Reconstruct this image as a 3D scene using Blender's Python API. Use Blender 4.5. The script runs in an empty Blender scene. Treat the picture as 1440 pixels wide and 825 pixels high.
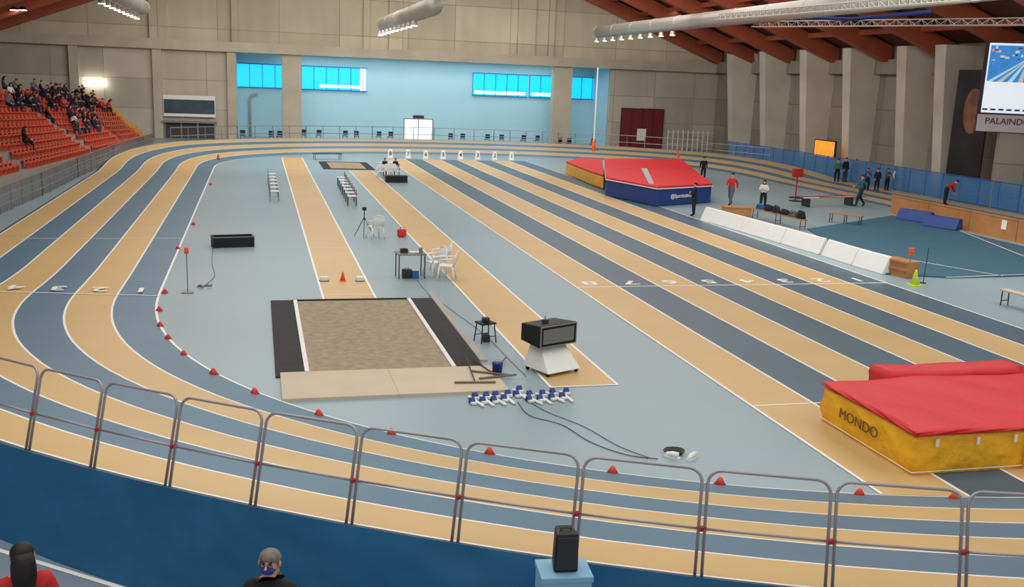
import bpy, math, random, bmesh
from mathutils import Vector, Matrix
random.seed(7)
SC=bpy.context.scene
COL=SC.collection
# ------------------------------------------------------------ camera
H=5.8; F=1390.0
a=math.radians(14.67); p=math.radians(12.15); r=math.radians(2.28)
Rv=Vector((math.cos(a),-math.sin(a),0)); Fw=Vector((math.sin(a)*math.cos(p),math.cos(a)*math.cos(p),-math.sin(p)))
Up=Rv.cross(Fw)
cr=math.cos(r)*Rv+math.sin(r)*Up; cu=-math.sin(r)*Rv+math.cos(r)*Up
M=Matrix(((cr.x,cu.x,-Fw.x,0),(cr.y,cu.y,-Fw.y,0),(cr.z,cu.z,-Fw.z,H),(0,0,0,1)))
cd=bpy.data.cameras.new('camera'); cam=bpy.data.objects.new('camera',cd); COL.objects.link(cam)
cd.lens=F/1440*36; cd.clip_end=500; cam.matrix_world=M; SC.camera=cam
C=Vector((0,0,H))
# survey helpers: turn sight lines measured from the photo station into positions on real planes
def ray(u,v): return (cr*(u-720)+cu*(412.5-v)+Fw*F)
def G(u,v,z=0.0):
    d=ray(u,v); return C+d*((z-H)/d.z)
def WX(u,v,X):
    d=ray(u,v); return C+d*(X/d.x)
def WY(u,v,Y):
    d=ray(u,v); return C+d*(Y/d.y)
def proj(P):
    d=Vector(P)-C; k=d.dot(Fw); return (720+F*d.dot(cr)/k, 412.5-F*d.dot(cu)/k)
# ------------------------------------------------------------ materials
MC={}
def lin(c): return tuple(((x/255)/12.92 if x/255<=0.04045 else ((x/255+0.055)/1.055)**2.4) for x in c)
def mat(name,col,rough=0.6,var=0.0,scale=5.0,metal=0.0,emit=None,es=1.0,bump=0.0,spec=0.4,detail=4,alpha=1.0,bd=.05):
    if name in MC: return MC[name]
    m=bpy.data.materials.new(name); m.use_nodes=True
    nt=m.node_tree; b=nt.nodes['Principled BSDF']
    c=lin(col)
    b.inputs['Roughness'].default_value=rough; b.inputs['Metallic'].default_value=metal
    b.inputs['Specular IOR Level'].default_value=spec; b.inputs['Alpha'].default_value=alpha
    tc=nt.nodes.new('ShaderNodeTexCoord'); n=nt.nodes.new('ShaderNodeTexNoise'); n.inputs['Scale'].default_value=scale; n.inputs['Detail'].default_value=detail
    nt.links.new(tc.outputs['Object'],n.inputs['Vector'])
    cr_=nt.nodes.new('ShaderNodeValToRGB'); v=max(var,0.02)
    cr_.color_ramp.elements[0].position=0.3; cr_.color_ramp.elements[1].position=0.7
    cr_.color_ramp.elements[0].color=(*[x*(1-v) for x in c],1); cr_.color_ramp.elements[1].color=(*[min(1,x*(1+v)) for x in c],1)
    nt.links.new(n.outputs['Fac'],cr_.inputs['Fac']); nt.links.new(cr_.outputs['Color'],b.inputs['Base Color'])
    if bump>0:
        bp=nt.nodes.new('ShaderNodeBump'); bp.inputs['Strength'].default_value=bump; bp.inputs['Distance'].default_value=bd
        nt.links.new(n.outputs['Fac'],bp.inputs['Height']); nt.links.new(bp.outputs['Normal'],b.inputs['Normal'])
    if emit is not None:
        b.inputs['Emission Color'].default_value=(*lin(emit),1); b.inputs['Emission Strength'].default_value=es
    MC[name]=m; return m
def concrete(name,col,joint=(4.0,2.4)):
    m=mat(name,col,0.85,0.08,0.35,detail=8)
    nt=m.node_tree; b=nt.nodes['Principled BSDF']
    ramp=[x for x in nt.nodes if x.type=='VALTORGB'][0]; tc=[x for x in nt.nodes if x.type=='TEX_COORD'][0]
    sep=nt.nodes.new('ShaderNodeSeparateXYZ'); nt.links.new(tc.outputs['Object'],sep.inputs[0])
    add=nt.nodes.new('ShaderNodeMath'); add.operation='ADD'; nt.links.new(sep.outputs['X'],add.inputs[0]); nt.links.new(sep.outputs['Y'],add.inputs[1])
    cmb=nt.nodes.new('ShaderNodeCombineXYZ'); nt.links.new(add.outputs[0],cmb.inputs[0]); nt.links.new(sep.outputs['Z'],cmb.inputs[1])
    br=nt.nodes.new('ShaderNodeTexBrick'); br.offset=0; br.inputs['Scale'].default_value=1
    br.inputs['Brick Width'].default_value=joint[0]; br.inputs['Row Height'].default_value=joint[1]; br.inputs['Mortar Size'].default_value=0.03
    br.inputs['Color1'].default_value=(1,1,1,1); br.inputs['Color2'].default_value=(.76,.75,.73,1); br.inputs['Mortar'].default_value=(.55,.53,.5,1)
    nt.links.new(cmb.outputs[0],br.inputs['Vector'])
    mp=nt.nodes.new('ShaderNodeMapping'); mp.inputs['Scale'].default_value=(1,1,.12); nt.links.new(tc.outputs['Object'],mp.inputs['Vector'])
    n2=nt.nodes.new('ShaderNodeTexNoise'); n2.inputs['Scale'].default_value=.9; n2.inputs['Detail'].default_value=6; nt.links.new(mp.outputs[0],n2.inputs['Vector'])
    r2=nt.nodes.new('ShaderNodeValToRGB'); r2.color_ramp.elements[0].position=.35; r2.color_ramp.elements[1].position=.65
    r2.color_ramp.elements[0].color=(.78,.77,.74,1); r2.color_ramp.elements[1].color=(1,1,1,1); nt.links.new(n2.outputs['Fac'],r2.inputs['Fac'])
    mx=nt.nodes.new('ShaderNodeMix'); mx.data_type='RGBA'; mx.blend_type='MULTIPLY'; mx.inputs[0].default_value=1
    mx2=nt.nodes.new('ShaderNodeMix'); mx2.data_type='RGBA'; mx2.blend_type='MULTIPLY'; mx2.inputs[0].default_value=.4
    nt.links.new(ramp.outputs[0],mx.inputs[6]); nt.links.new(br.outputs['Color'],mx.inputs[7])
    nt.links.new(mx.outputs[2],mx2.inputs[6]); nt.links.new(r2.outputs[0],mx2.inputs[7]); nt.links.new(mx2.outputs[2],b.inputs['Base Color'])
    return m
m_floor=mat('floor_lightblue',(141,162,168),0.36,0.04,0.25,spec=0.4)
m_blue=mat('track_blue',(84,118,138),0.42,0.05,0.6,spec=0.4)
m_slate=mat('track_slate',(72,98,112),0.42,0.05,0.6,spec=0.4)
m_tan=mat('track_tan',(204,170,114),0.42,0.04,0.6,spec=0.4)
m_line=mat('line_white',(236,234,226),0.5)
m_rim=mat('rim_grey',(70,78,88),0.6)
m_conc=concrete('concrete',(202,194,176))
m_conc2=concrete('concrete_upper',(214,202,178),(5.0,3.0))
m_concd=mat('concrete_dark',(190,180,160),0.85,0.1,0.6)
m_concr=concrete('concrete_right_shaded',(160,152,136))  # darker than the buttresses: shade of the wall recesses put into the colour
m_concb=mat('concrete_buttress_lit',(204,196,178),0.85,0.1,0.5,detail=8)  # same concrete, painted lighter so the buttresses read as lit
m_lb=mat('wall_blue_paint',(172,212,222),0.7,0.03,0.4)
m_cyan=mat('window_cyan',(20,140,200),0.3,emit=(20,185,240),es=1.35,var=.1,scale=2)
m_wglow=mat('window_daylight',(220,240,250),0.3,emit=(225,245,255),es=1.4)
m_white=mat('white_plastic',(236,236,232),0.4)
m_whitep=mat('white_paint',(228,228,222),0.5)
m_black=mat('black_plastic',(22,22,24),0.5)
m_dark=mat('dark_grey',(48,48,52),0.6)
m_grey=mat('grey_metal',(140,142,145),0.35,metal=0.6)
m_steel=mat('galvanised_tube',(158,152,154),0.38,metal=0.35)
m_red=mat('red_vinyl',(214,40,44),0.5,0.05,1.5,bump=.3,bd=.1)
m_redc=mat('red_clamp',(170,40,30),0.5)
m_orange=mat('orange_plastic',(238,98,40),0.45)
m_yel=mat('yellow_vinyl',(240,178,32),0.42,0.08,3.0,bump=.8,bd=.1)
m_yel2=mat('yellow_green',(205,225,40),0.45)
m_bluev=mat('blue_vinyl',(38,66,132),0.5,0.05,2)
m_navyc=mat('navy_plastic',(26,36,70),0.5)
m_tarp=mat('blue_tarpaulin',(20,94,134),0.45,0.08,1.0,bump=.8,bd=.2,detail=2)
m_sand=mat('sand',(158,142,118),0.95,0.18,6.0,bump=.5,detail=10)
m_board=mat('beige_board',(198,182,158),0.7,0.04,1.5)
m_rub=mat('black_rubber',(44,42,44),0.8,0.15,3)
m_wood=mat('wood_panel',(178,122,72),0.6,0.12,2)
m_beam=mat('glulam_beam',(164,82,56),0.55,0.12,1.0)
m_deck=mat('roof_deck',(96,56,46),0.7,0.12,.8)
m_duct=mat('duct_metal',(172,168,158),0.4,metal=0.3)
m_teal=mat('teal_mat',(56,98,116),0.6,0.05,1)
m_fence=mat('fence_blue',(45,100,165),0.5)
m_seat=mat('seat_orange',(218,88,58),0.45,0.08,1)
m_stand=mat('stand_concrete',(150,140,130),0.8,0.1,1)
m_darkred=mat('door_red',(120,34,42),0.5)
m_lamp=mat('lamp_glow',(255,255,250),0.3,emit=(255,252,240),es=5)
m_doorlit=mat('door_lit',(240,245,240),0.3,emit=(240,248,240),es=0.9)
m_skin=mat('skin',(205,150,120),0.55)
m_hairb=mat('hair_dark',(28,20,18),0.6,0.2,20)
m_hairg=mat('hair_grey',(120,112,105),0.7,0.25,20)
m_hairbr=mat('hair_brown',(70,45,30),0.6,0.2,20)
m_pale=mat('pale_blue',(130,175,200),0.6)
CL={}
def cloth(n,c):
    if n not in CL: CL[n]=mat('cloth_'+n,c,0.8,0.08,4)
    return CL[n]
for n,c in dict(black=(24,24,28),navy=(28,34,58),grey=(88,90,96),red=(190,38,38),green=(50,120,80),white=(215,212,208),blue=(45,85,150),brown=(80,60,48),jeans=(52,66,92),teal=(40,90,100)).items(): cloth(n,c)
# ------------------------------------------------------------ mesh builder
class MB:
    def __init__(s): s.v=[]; s.f=[]; s.m=[]
    def poly(s,pts,m=0):
        k=len(s.v); s.v+= [tuple(q) for q in pts]; s.f.append(tuple(range(k,k+len(pts)))); s.m.append(m); return s
    def hexa(s,b,t,m=0):
        k=len(s.v); s.v+=[tuple(q) for q in b]+[tuple(q) for q in t]
        n=len(b); s.f.append(tuple(k+i for i in reversed(range(n)))); s.f.append(tuple(k+n+i for i in range(n)))
        for i in range(n):
            j=(i+1)%n; s.f.append((k+i,k+j,k+n+j,k+n+i))
        s.m+=[m]*(n+2); return s
    def box(s,c,d,m=0,R=None):
        x,y,z=[q/2 for q in d]; P=[Vector(q) for q in ((-x,-y,-z),(x,-y,-z),(x,y,-z),(-x,y,-z),(-x,-y,z),(x,-y,z),(x,y,z),(-x,y,z))]
        if R is not None: P=[R@q for q in P]
        P=[q+Vector(c) for q in P]; return s.hexa(P[:4],P[4:],m)
    def tube(s,pts,rad,n=8,m=0,closed=False):
        pts=[Vector(q) for q in pts]; N=len(pts); k=len(s.v)
        rs=rad if isinstance(rad,(list,tuple)) else [rad]*N
        for i,q in enumerate(pts):
            if closed: t=(pts[(i+1)%N]-pts[i-1])
            else: t=(pts[min(i+1,N-1)]-pts[max(i-1,0)])
            t.normalize()
            if i==0: ref=Vector((0,0,1)) if abs(t.z)<0.9 else Vector((1,0,0))
            x=ref.cross(t)
            if x.length<1e-4: x=Vector((0,1,0)).cross(t)
            x.normalize(); y=t.cross(x)
            for j in range(n):
                an=2*math.pi*j/n; s.v.append(tuple(q+(x*math.cos(an)+y*math.sin(an))*rs[i]))
        R=N if closed else N-1
        for i in range(R):
            i2=(i+1)%N
            for j in range(n):
                j2=(j+1)%n; s.f.append((k+i*n+j,k+i*n+j2,k+i2*n+j2,k+i2*n+j)); s.m.append(m)
        if not closed:
            s.f.append(tuple(k+j for j in reversed(range(n)))); s.f.append(tuple(k+(N-1)*n+j for j in range(n))); s.m+=[m,m]
        return s
    def cyl(s,p0,p1,r0,r1=None,n=12,m=0): return s.tube([p0,p1],[r0,r0 if r1 is None else r1],n,m)
    def sph(s,c,R,n=12,m=0,th0=0.0,th1=math.pi):
        if not isinstance(R,(list,tuple)): R=(R,R,R)
        k=len(s.v); h=max(4,n//2)
        for i in range(h+1):
            th=th0+(th1-th0)*i/h
            for j in range(n):
                ph=2*math.pi*j/n; s.v.append((c[0]+R[0]*math.sin(th)*math.cos(ph),c[1]+R[1]*math.sin(th)*math.sin(ph),c[2]+R[2]*math.cos(th)))
        for i in range(h):
            for j in range(n):
                j2=(j+1)%n; s.f.append((k+i*n+j,k+(i+1)*n+j,k+(i+1)*n+j2,k+i*n+j2)); s.m.append(m)
        return s
    def mesh(s,name,mats,smooth=False):
        me=bpy.data.meshes.new(name); me.from_pydata(s.v,[],s.f)
        for q in mats: me.materials.append(q)
        me.polygons.foreach_set('material_index',s.m)
        if smooth: me.polygons.foreach_set('use_smooth',[True]*len(s.f))
        me.update(); return me
def addo(name,me,parent=None,loc=(0,0,0),rz=0.0,rot=None):
    o=bpy.data.objects.new(name,me); COL.objects.link(o)
    o.location=loc; o.rotation_euler=rot if rot else (0,0,rz)
    if parent: o.parent=parent
    return o
def tag(o,label,cat,group=None,kind=None):
    o['label']=label; o['category']=cat
    if group: o['group']=group
    if kind: o['kind']=kind
    return o
def struct(o): o['kind']='structure'; return o
def part(name,mb,mats,parent,smooth=False,bev=0.0,loc=(0,0,0),label=None):
    if not isinstance(mats,(list,tuple)): mats=[mats]
    o=addo(name,mb.mesh(name,mats,smooth),parent,loc)
    if bev>0:
        b=o.modifiers.new('bevel','BEVEL'); b.width=bev; b.segments=2; b.limit_method='ANGLE'
    if label: o['label']=label
    return o
def thing(name,label,cat,loc=(0,0,0),rz=0.0,group=None,sc=1.0):
    o=bpy.data.objects.new(name,None); COL.objects.link(o); o.location=loc; o.rotation_euler=(0,0,rz); o.scale=(sc,)*3; o.empty_display_size=0.1
    return tag(o,label,cat,group)
def single(name,mb,mats,label,cat,loc=(0,0,0),rz=0.0,group=None,smooth=False,bev=0.0,kind=None,rot=None):
    if not isinstance(mats,(list,tuple)): mats=[mats]
    o=addo(name,mb.mesh(name,mats,smooth),None,loc,rz,rot)
    if bev>0:
        b=o.modifiers.new('bevel','BEVEL'); b.width=bev; b.segments=2; b.limit_method='ANGLE'
    return tag(o,label,cat,group,kind)
def dup(root,loc,rz=0.0,sc=None,label=None):
    n=root.copy(); COL.objects.link(n); n.location=loc; n.rotation_euler=(0,0,rz)
    if sc: n.scale=(sc,)*3
    if label: n['label']=label
    def rec(src,dst):
        for ch in src.children:
            k=ch.copy(); COL.objects.link(k); k.parent=dst; rec(ch,k)
    rec(root,n); return n
def text_mesh(txt,size,ext=0.004,bold=0.012):
    c=bpy.data.curves.new('t','FONT'); c.body=txt; c.size=size; c.extrude=ext; c.align_x='CENTER'; c.align_y='CENTER'; c.offset=size*bold
    o=bpy.data.objects.new('t',c); COL.objects.link(o); bpy.context.view_layer.update()
    me=bpy.data.meshes.new_from_object(o.evaluated_get(bpy.context.evaluated_depsgraph_get()))
    bpy.data.objects.remove(o); return me
def text_part(name,txt,size,matl,parent,loc,rot,sx=1.0,bold=.012):
    me=text_mesh(txt,size,.004,bold); me.materials.clear(); me.materials.append(matl)
    o=addo(name,me,parent,loc,rot=rot); o.scale=(sx,1,1); return o
# ------------------------------------------------------------ oval track
XC,AX,YN,BN,YF,BF,NS=14.9,17.4,26.8,15.6,62.0,13.5,2.2
path=[]
def se(t,yc,b):
    c,s=math.cos(t),math.sin(t); e=2/NS
    return Vector((XC+AX*math.copysign(abs(c)**e,c), yc+b*math.copysign(abs(s)**e,s)))
for i in range(61): path.append(se(math.pi+math.pi*i/60,YN,BN))
for i in range(1,16): path.append(Vector((XC+AX,YN+(YF-YN)*i/16)))
for i in range(61): path.append(se(math.pi*i/60,YF,BF))
for i in range(1,16): path.append(Vector((XC-AX,YF-(YF-YN)*i/16)))
def resample(pts,step,closed=True):
    P=pts+[pts[0]] if closed else pts
    out=[]; d=0.0; nxt=0.0
    for i in range(len(P)-1):
        L=(P[i+1]-P[i]).length
        while nxt<=d+L and L>0:
            out.append(P[i].lerp(P[i+1],(nxt-d)/L)); nxt+=step
        d+=L
    return out
path=resample(path,0.6)
NP=len(path)
nrm=[]
for i in range(NP):
    t=path[(i+2)%NP]-path[i-2]; t.normalize(); nrm.append(Vector((t.y,-t.x)))
def sstep(x,a_,b_):
    t=max(0,min(1,(x-a_)/(b_-a_))); return t*t*(3-2*t)
HN,HFR=1.6,0.75
def bank(q):
    return HN*sstep(-q.y,-31,-13.2)+HFR*sstep(q.y,58,70)
LW=1.0; TW=6*LW+0.15
cuts=[0,.06]; mi=[2]
for k in range(6):
    cuts.append((k+1)*LW-.0); mi.append(0 if k%2==0 else 1)
    cuts.append((k+1)*LW+.05); mi.append(2)
cuts.append(TW); mi.append(3)
tb=MB()
for i in range(NP):
    h=bank(path[i])
    for c in cuts:
        q=path[i]+nrm[i]*c; tb.v.append((q.x,q.y,0.012+h*(c/TW)))
nc=len(cuts)
for i in range(NP):
    j=(i+1)%NP
    for k in range(nc-1):
        tb.f.append((i*nc+k,i*nc+k+1,j*nc+k+1,j*nc+k)); tb.m.append(mi[k])
me=tb.mesh('oval_running_track',[m_blue,m_tan,m_line,m_rim],True)
bm=bmesh.new(); bm.from_mesh(me); bmesh.ops.recalc_face_normals(bm,faces=bm.faces)
if sum(f.normal.z for f in bm.faces)<0: bmesh.ops.reverse_faces(bm,faces=bm.faces)
bm.to_mesh(me); bm.free()
tag(addo('oval_running_track',me),'banked indoor oval track with blue and tan lanes and white lines','running track')
ZP=0.5   # spectator platform level outside the near curve
def skirt(idx,mat_,name,label,cat,out0=0.02,out1=0.35,waves=0.0,zb=0.004,sub=1):
    s=MB(); n=8; rn=random.Random(4); rows=[]
    for q_ in range(len(idx)-1):
        for e in range(sub):
            rows.append((idx[q_],idx[q_+1],e/sub))
    fold=[rn.uniform(-1,1) for _ in rows]
    for ri,(i0,i1,t_) in enumerate(rows):
        pp=path[i0%NP].lerp(path[i1%NP],t_); nn_=nrm[i0%NP].lerp(nrm[i1%NP],t_)
        h=bank(pp)+0.03
        for k in range(n+1):
            t=k/n; w=waves*(math.sin(ri*.9+k*.4)+.5*fold[ri]*math.sin(k*1.3+ri))*math.sin(min(1,t*1.2)*math.pi)
            q=pp+nn_*(TW+out0+(out1-out0)*t+w); s.v.append((q.x,q.y,max(0.004,zb+(h-zb)*(1-t))))
    for a_ in range(len(rows)-1):
        for k in range(n):
            s.f.append((a_*(n+1)+k,(a_+1)*(n+1)+k,(a_+1)*(n+1)+k+1,a_*(n+1)+k+1)); s.m.append(0)
    return single(name,s,mat_,label,cat,smooth=True)
near=[i for i in range(NP) if path[i].y<YN-6 ]
near.sort()
skirt(near,m_tarp,'tarpaulin','dark blue wrinkled tarpaulin covering the outer side of the banked curve','tarpaulin',0.02,0.26,0.025,ZP,4)
far=[i for i in range(NP) if path[i].y>YF-4]; far.sort()
skirt(far,m_concd,'track_embankment','grey side of the banked far curve','embankment',0.02,0.1)
# ------------------------------------------------------------ floor
fl=MB(); fl.poly([(-40,-8,0),(60,-8,0),(60,100,0),(-40,100,0)]); struct(addo('floor',fl.mesh('floor',[m_floor])))
pl=MB(); ed=[path[i]+nrm[i]*(TW+.25) for i in near]
for i in range(len(ed)-1):
    A,B=ed[i],ed[i+1]; pl.poly([(A.x,-8,ZP),(B.x,-8,ZP),(B.x,B.y,ZP),(A.x,A.y,ZP)])
pl.poly([(-40,-8,ZP),(ed[0].x,-8,ZP),(ed[0].x,ed[0].y,ZP),(-40,ed[0].y,ZP)])
pl.poly([(-40,ed[0].y,ZP),(ed[0].x,ed[0].y,ZP),(ed[0].x,ed[0].y,0),(-40,ed[0].y,0)])
struct(addo('floor_platform',pl.mesh('floor_platform',[mat('floor_platform',(120,136,150),.6,.05,.5)])))
def ynear(x):
    d=abs(x-XC)/AX
    return YN-BN*(max(0,1-d**NS))**(1/NS)
# ------------------------------------------------------------ sprint track
X0,X1=8.93,19.22; w=(X1-X0)/8; YS=71.0
sp=MB()
def strip(mb,x0,x1,y1,m,z):
    lo=[(x0+(x1-x0)*i/4, ynear(x0+(x1-x0)*i/4)+0.03,z) for i in range(5)]
    mb.poly(lo+[(x1,y1,z),(x0,y1,z)],m)
for k in range(8):
    strip(sp,X0+k*w,X0+(k+1)*w,YS,1 if k%2==0 else 0,0.006)
for k in range(9): strip(sp,X0+k*w-.03,X0+k*w+.03,YS,2,0.009)
def hl(mb,x0,x1,y,t=.05,m=2,z=.010): mb.poly([(x0,y-t/2,z),(x1,y-t/2,z),(x1,y+t/2,z),(x0,y+t/2,z)],m)
hl(sp,X0,X1,26.75,.07); hl(sp,X0,X0+2*w,16.0); hl(sp,X0,X1,YS-.05); hl(sp,X0,X1,62)
sprint=single('sprint_track',sp,[m_slate,m_tan,m_line],'straight eight-lane sprint track with slate and tan lanes','running track')
def digit(txt,x,y,z,size,rz,par,sx=1.4):
    me=text_mesh(txt,size,0.001,.02); me.materials.clear(); me.materials.append(m_line)
    o=addo('lane_number',me,par,(x,y,z),rz); o.scale=(sx,1,1)
for k in range(8): digit(str(8-k),X0+(k+.45)*w,27.3,0.012,0.72,math.pi,sprint)
oval=bpy.data.objects['oval_running_track']
def bz(x,y):
    c=(XC-AX)-x; return .03+bank(Vector((0,y)))*c/TW
for k in range(4):
    x=XC-AX-(k+.5)*LW; digit(str(k+1),x,26.9,bz(x,26.7)+.02,0.72,math.pi,oval,1.2)
for (y) in (35.5,26.3):
    lm=MB()
    for j in range(12):
        c0=TW*j/12; c1=TW*(j+1)/12
        hh=bank(Vector((0,y)))
        lm.poly([(XC-AX-c0,y,.025+hh*c0/TW),(XC-AX-c1,y,.025+hh*c1/TW),(XC-AX-c1,y+.05,.025+hh*c1/TW),(XC-AX-c0,y+.05,.025+hh*c0/TW)])
    addo('cross_line',lm.mesh('cross_line',[m_line]),oval)
def runway(x0,x1,y0,y1):
    b=MB(); b.poly([(x0,y0,.005),(x1,y0,.005),(x1,y1,.005),(x0,y1,.005)],0)
    for x in (x0,x1): b.poly([(x-.03,y0,.008),(x+.03,y0,.008),(x+.03,y1,.008),(x-.03,y1,.008)],1)
    hl(b,x0,x1,y0,.06,1,.009); return b
b=runway(1.63,3.0,25.65,70.5); hl(b,1.63,3.0,33.6,.05,1); hl(b,1.63,3.0,26.2,.05,1)
single('jump_runway',b,[m_tan,m_line],'tan long jump runway leading to the sand pit','runway')
b=runway(5.46,6.84,17.6,61.4)
single('jump_runway',b,[m_tan,m_line],'long tan runway beside the sand pit','runway')
# pit
P=thing('sand_pit','long jump sand pit framed with black rubber mats','sand pit',(2.37,19.1,0))
b=MB(); n=36
rr=random.Random(3)
for i in range(n+1):
    for j in range(n+1):
        x=-1.44+2.88*i/n; y=0.02+6.36*j/n; b.v.append((x,y,0.012+0.035*abs(math.sin(i*.9+j*.5)*math.cos(j*.8-i*.4))*rr.random()*(0 if i in(0,n) or j in (0,n) else 1)))
for i in range(n):
    for j in range(n): q=i*(n+1)+j; b.f.append((q,q+n+1,q+n+2,q+1)); b.m.append(0)
part('sand',b,m_sand,P,True)
part('border_strip',MB().box((-1.48,3.2,.025),(.09,6.4,.05)),m_whitep,P); part('border_strip',MB().box((1.47,3.2,.025),(.09,6.4,.05)),m_whitep,P)
part('border_strip',MB().box((0,6.44,.02),(3.1,.08,.04)),m_rub,P)
single('rubber_mat',MB().box((0,0,.015),(.56,6.7,.03)),m_rub,'black rubber mat along the edge of the sand pit','mat',(.56,22.2,0),group='rubber mats beside the sand pit')
single('rubber_mat',MB().box((0,0,.015),(.56,6.5,.03)),m_rub,'black rubber mat along the edge of the sand pit','mat',(4.17,22.3,0),group='rubber mats beside the sand pit')
single('beige_board',MB().box((0,0,.02),(.16,6.8,.04)),mat('board_grey',(168,162,152),.7),'long narrow greyish board beside the rubber mat','board',(4.55,22.9,0))
single('beige_board',MB().box((-1.05,0,.03),(2.1,1.65,.06)).box((1.055,0,.03),(2.1,1.65,.06)),m_board,'wide beige wooden board at the end of the sand pit','board',(2.47,18.2,0))
b=MB().poly([(0,0,.01),(3.2,0,.01),(3.2,5.5,.01),(0,5.5,.01)],0).poly([(.5,.6,.02),(2.7,.6,.02),(2.7,4.9,.02),(.5,4.9,.02)],1)
q=G(455,238); single('sand_pit',b,[m_rub,m_sand],'distant sand pit with black border at the end of the runway','sand pit',(q.x,q.y,0))
# ------------------------------------------------------------ shell
YB=88.0; YR=93.0; XR=42.3; XL=-20.0
def wbox(name,x0,x1,y0,y1,z0,z1,m): return struct(addo(name,MB().box(((x0+x1)/2,(y0+y1)/2,(z0+z1)/2),(x1-x0,y1-y0,z1-z0)).mesh(name,[m])))
def X_(u,v=150,Y=YB): return WY(u,v,Y).x
xa=X_(333); xb=X_(857); 
wbox('wall_back',-26,xa,YB,YB+.6,0,7.6,m_conc); wbox('wall_back',xb,XR,YB,YB+.6,0,7.6,m_conc)
wbox('wall_back',-26,XR,YB+.05,YB+.6,7.5,21,m_conc2)
wbox('trim_1',-26,XR,YB-.6,YB+.1,7.2,8.0,m_concd)
wbox('wall_recess',xa-3,xb+4,YR,YR+.4,0,8,m_lb); wbox('wall_recess_left',xa-.3,xa,YB+.6,YR,0,8,m_lb); wbox('wall_recess_right',xb,xb+.3,YB+.6,YR,0,8,m_lb)
wbox('ceiling',xa,xb,YB,YR,7.5,7.7,m_lb)
for i,(u0,u1) in enumerate([(397,424),(777,802)]): wbox('trim_%d'%(i+2),X_(u0),X_(u1),YB-.2,YB+.8,0,7.5,m_concd)
for i,u in enumerate((106,222,326)):
    x=X_(u,120); wbox('trim_%d'%(i+4),x-.35,x+.35,YB-.4,YB,0,7.3,m_concd)
for i,(u,wd) in enumerate(((222,1.3),(330,.5),(515,.5),(560,1.6),(740,1.6),(775,.5))):
    x=X_(u,40); wbox('trim_%d'%(i+7),x-wd/2,x+wd/2,YB-.3,YB+.1,8.0,20,m_conc2)
k=0
for (u0,u1) in ((333,397),(424,515),(665,742),(745,778),(803,840)):
    k+=1; x0=WY(u0,105,YR-.05).x; x1=WY(u1,105,YR-.05).x; z1=6.35; z0=4.3
    b=MB().box(((x0+x1)/2,YR-.05,(z0+z1)/2),(x1-x0,.08,z1-z0),0)
    if k==2: b.box((x1-.3,YR-.1,(z0+z1)/2),(.5,.04,z1-z0-.1),2); b.box(((x0+x1)/2+.5,YR-.1,z0+.35),(x1-x0-2.2,.04,.25),2)
    if k in (3,4): b.box(((x0+x1)/2,YR-.1,z0+.3),(x1-x0-.4,.04,.28),2)
    for j in range(int((x1-x0)/1.1)+1):
        b.box((x0+j*1.1,YR-.13,(z0+z1)/2),(.05,.06,z1-z0),1)
    b.box(((x0+x1)/2,YR-.13,z0),(x1-x0+.1,.1,.08),1).box(((x0+x1)/2,YR-.13,z1),(x1-x0+.1,.1,.08),1)
    struct(addo('window_%d'%k,b.mesh('window',[m_cyan,m_fence,m_wglow])))
x0=WY(568,180,YR-.1).x;x1=WY(608,180,YR-.1).x
b=MB().box(((x0+x1)/2,YR-.1,.95),(x1-x0,.1,1.95),0).box(((x0+x1)/2,YR-.17,.95),(.08,.05,1.95),1)
b.box((x0,YR-.17,.95),(.1,.1,2.0),1).box((x1,YR-.17,.95),(.1,.1,2.0),1).box(((x0+x1)/2,YR-.17,1.95),(x1-x0,.1,.1),1); struct(addo('door_1',b.mesh('door',[m_doorlit,m_grey])))
x0=X_(872,180);x1=X_(931,180); zt=WY(900,153,YB).z
b=MB().box(((x0+x1)/2,YB-.05,zt/2),(x1-x0,.15,zt),0)
for j in (.0,.25,.5,.75,1): b.box((x0+(x1-x0)*j,YB-.14,zt/2),(.08,.05,zt),1)
b.box(((x0+x1)/2,YB-.14,zt),(x1-x0,.05,.1),1).box(((x0+x1)/2,YB-.16,1.3),(.9,.02,1.1),2)
struct(addo('door_2',b.mesh('door',[m_darkred,m_dark,m_white])))
# dark entrance bay below the banner
x0=X_(232,180);x1=X_(302,180); zt=WY(260,171,YB).z
b=MB().box(((x0+x1)/2,YB-.05,zt/2),(x1-x0,.14,zt),0)
for j in (0,.33,.66,1): b.box((x0+(x1-x0)*j,YB-.15,zt/2),(.12,.08,zt),1)
b.box(((x0+x1)/2,YB-.3,zt),(x1-x0+.4,.6,.14),1)
struct(addo('door_3',b.mesh('door',[mat('entrance_dark',(70,66,66),.5),m_grey])))
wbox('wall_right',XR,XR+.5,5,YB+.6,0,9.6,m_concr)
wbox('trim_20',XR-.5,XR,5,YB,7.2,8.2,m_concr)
kk=20
for u in (1040,1087,1145,1207,1285,1340,1440):
    kk+=1; q=WX(u,150,XR-1.0); y=q.y
    b=MB(); b.hexa([(XR,y-.55,0),(XR,y+.55,0),(XR-1.5,y+.4,0),(XR-1.5,y-.4,0)],[(XR,y-.75,8.9),(XR,y+.75,8.9),(XR-2.4,y+.5,8.9),(XR-2.4,y-.5,8.9)])
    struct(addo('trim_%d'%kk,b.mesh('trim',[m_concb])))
wbox('wall_left',-26.5,-26,5,YB+.6,0,8.4,m_conc)
zr=8.2; sl=0.38; xm=(XL+XR)/2
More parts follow.
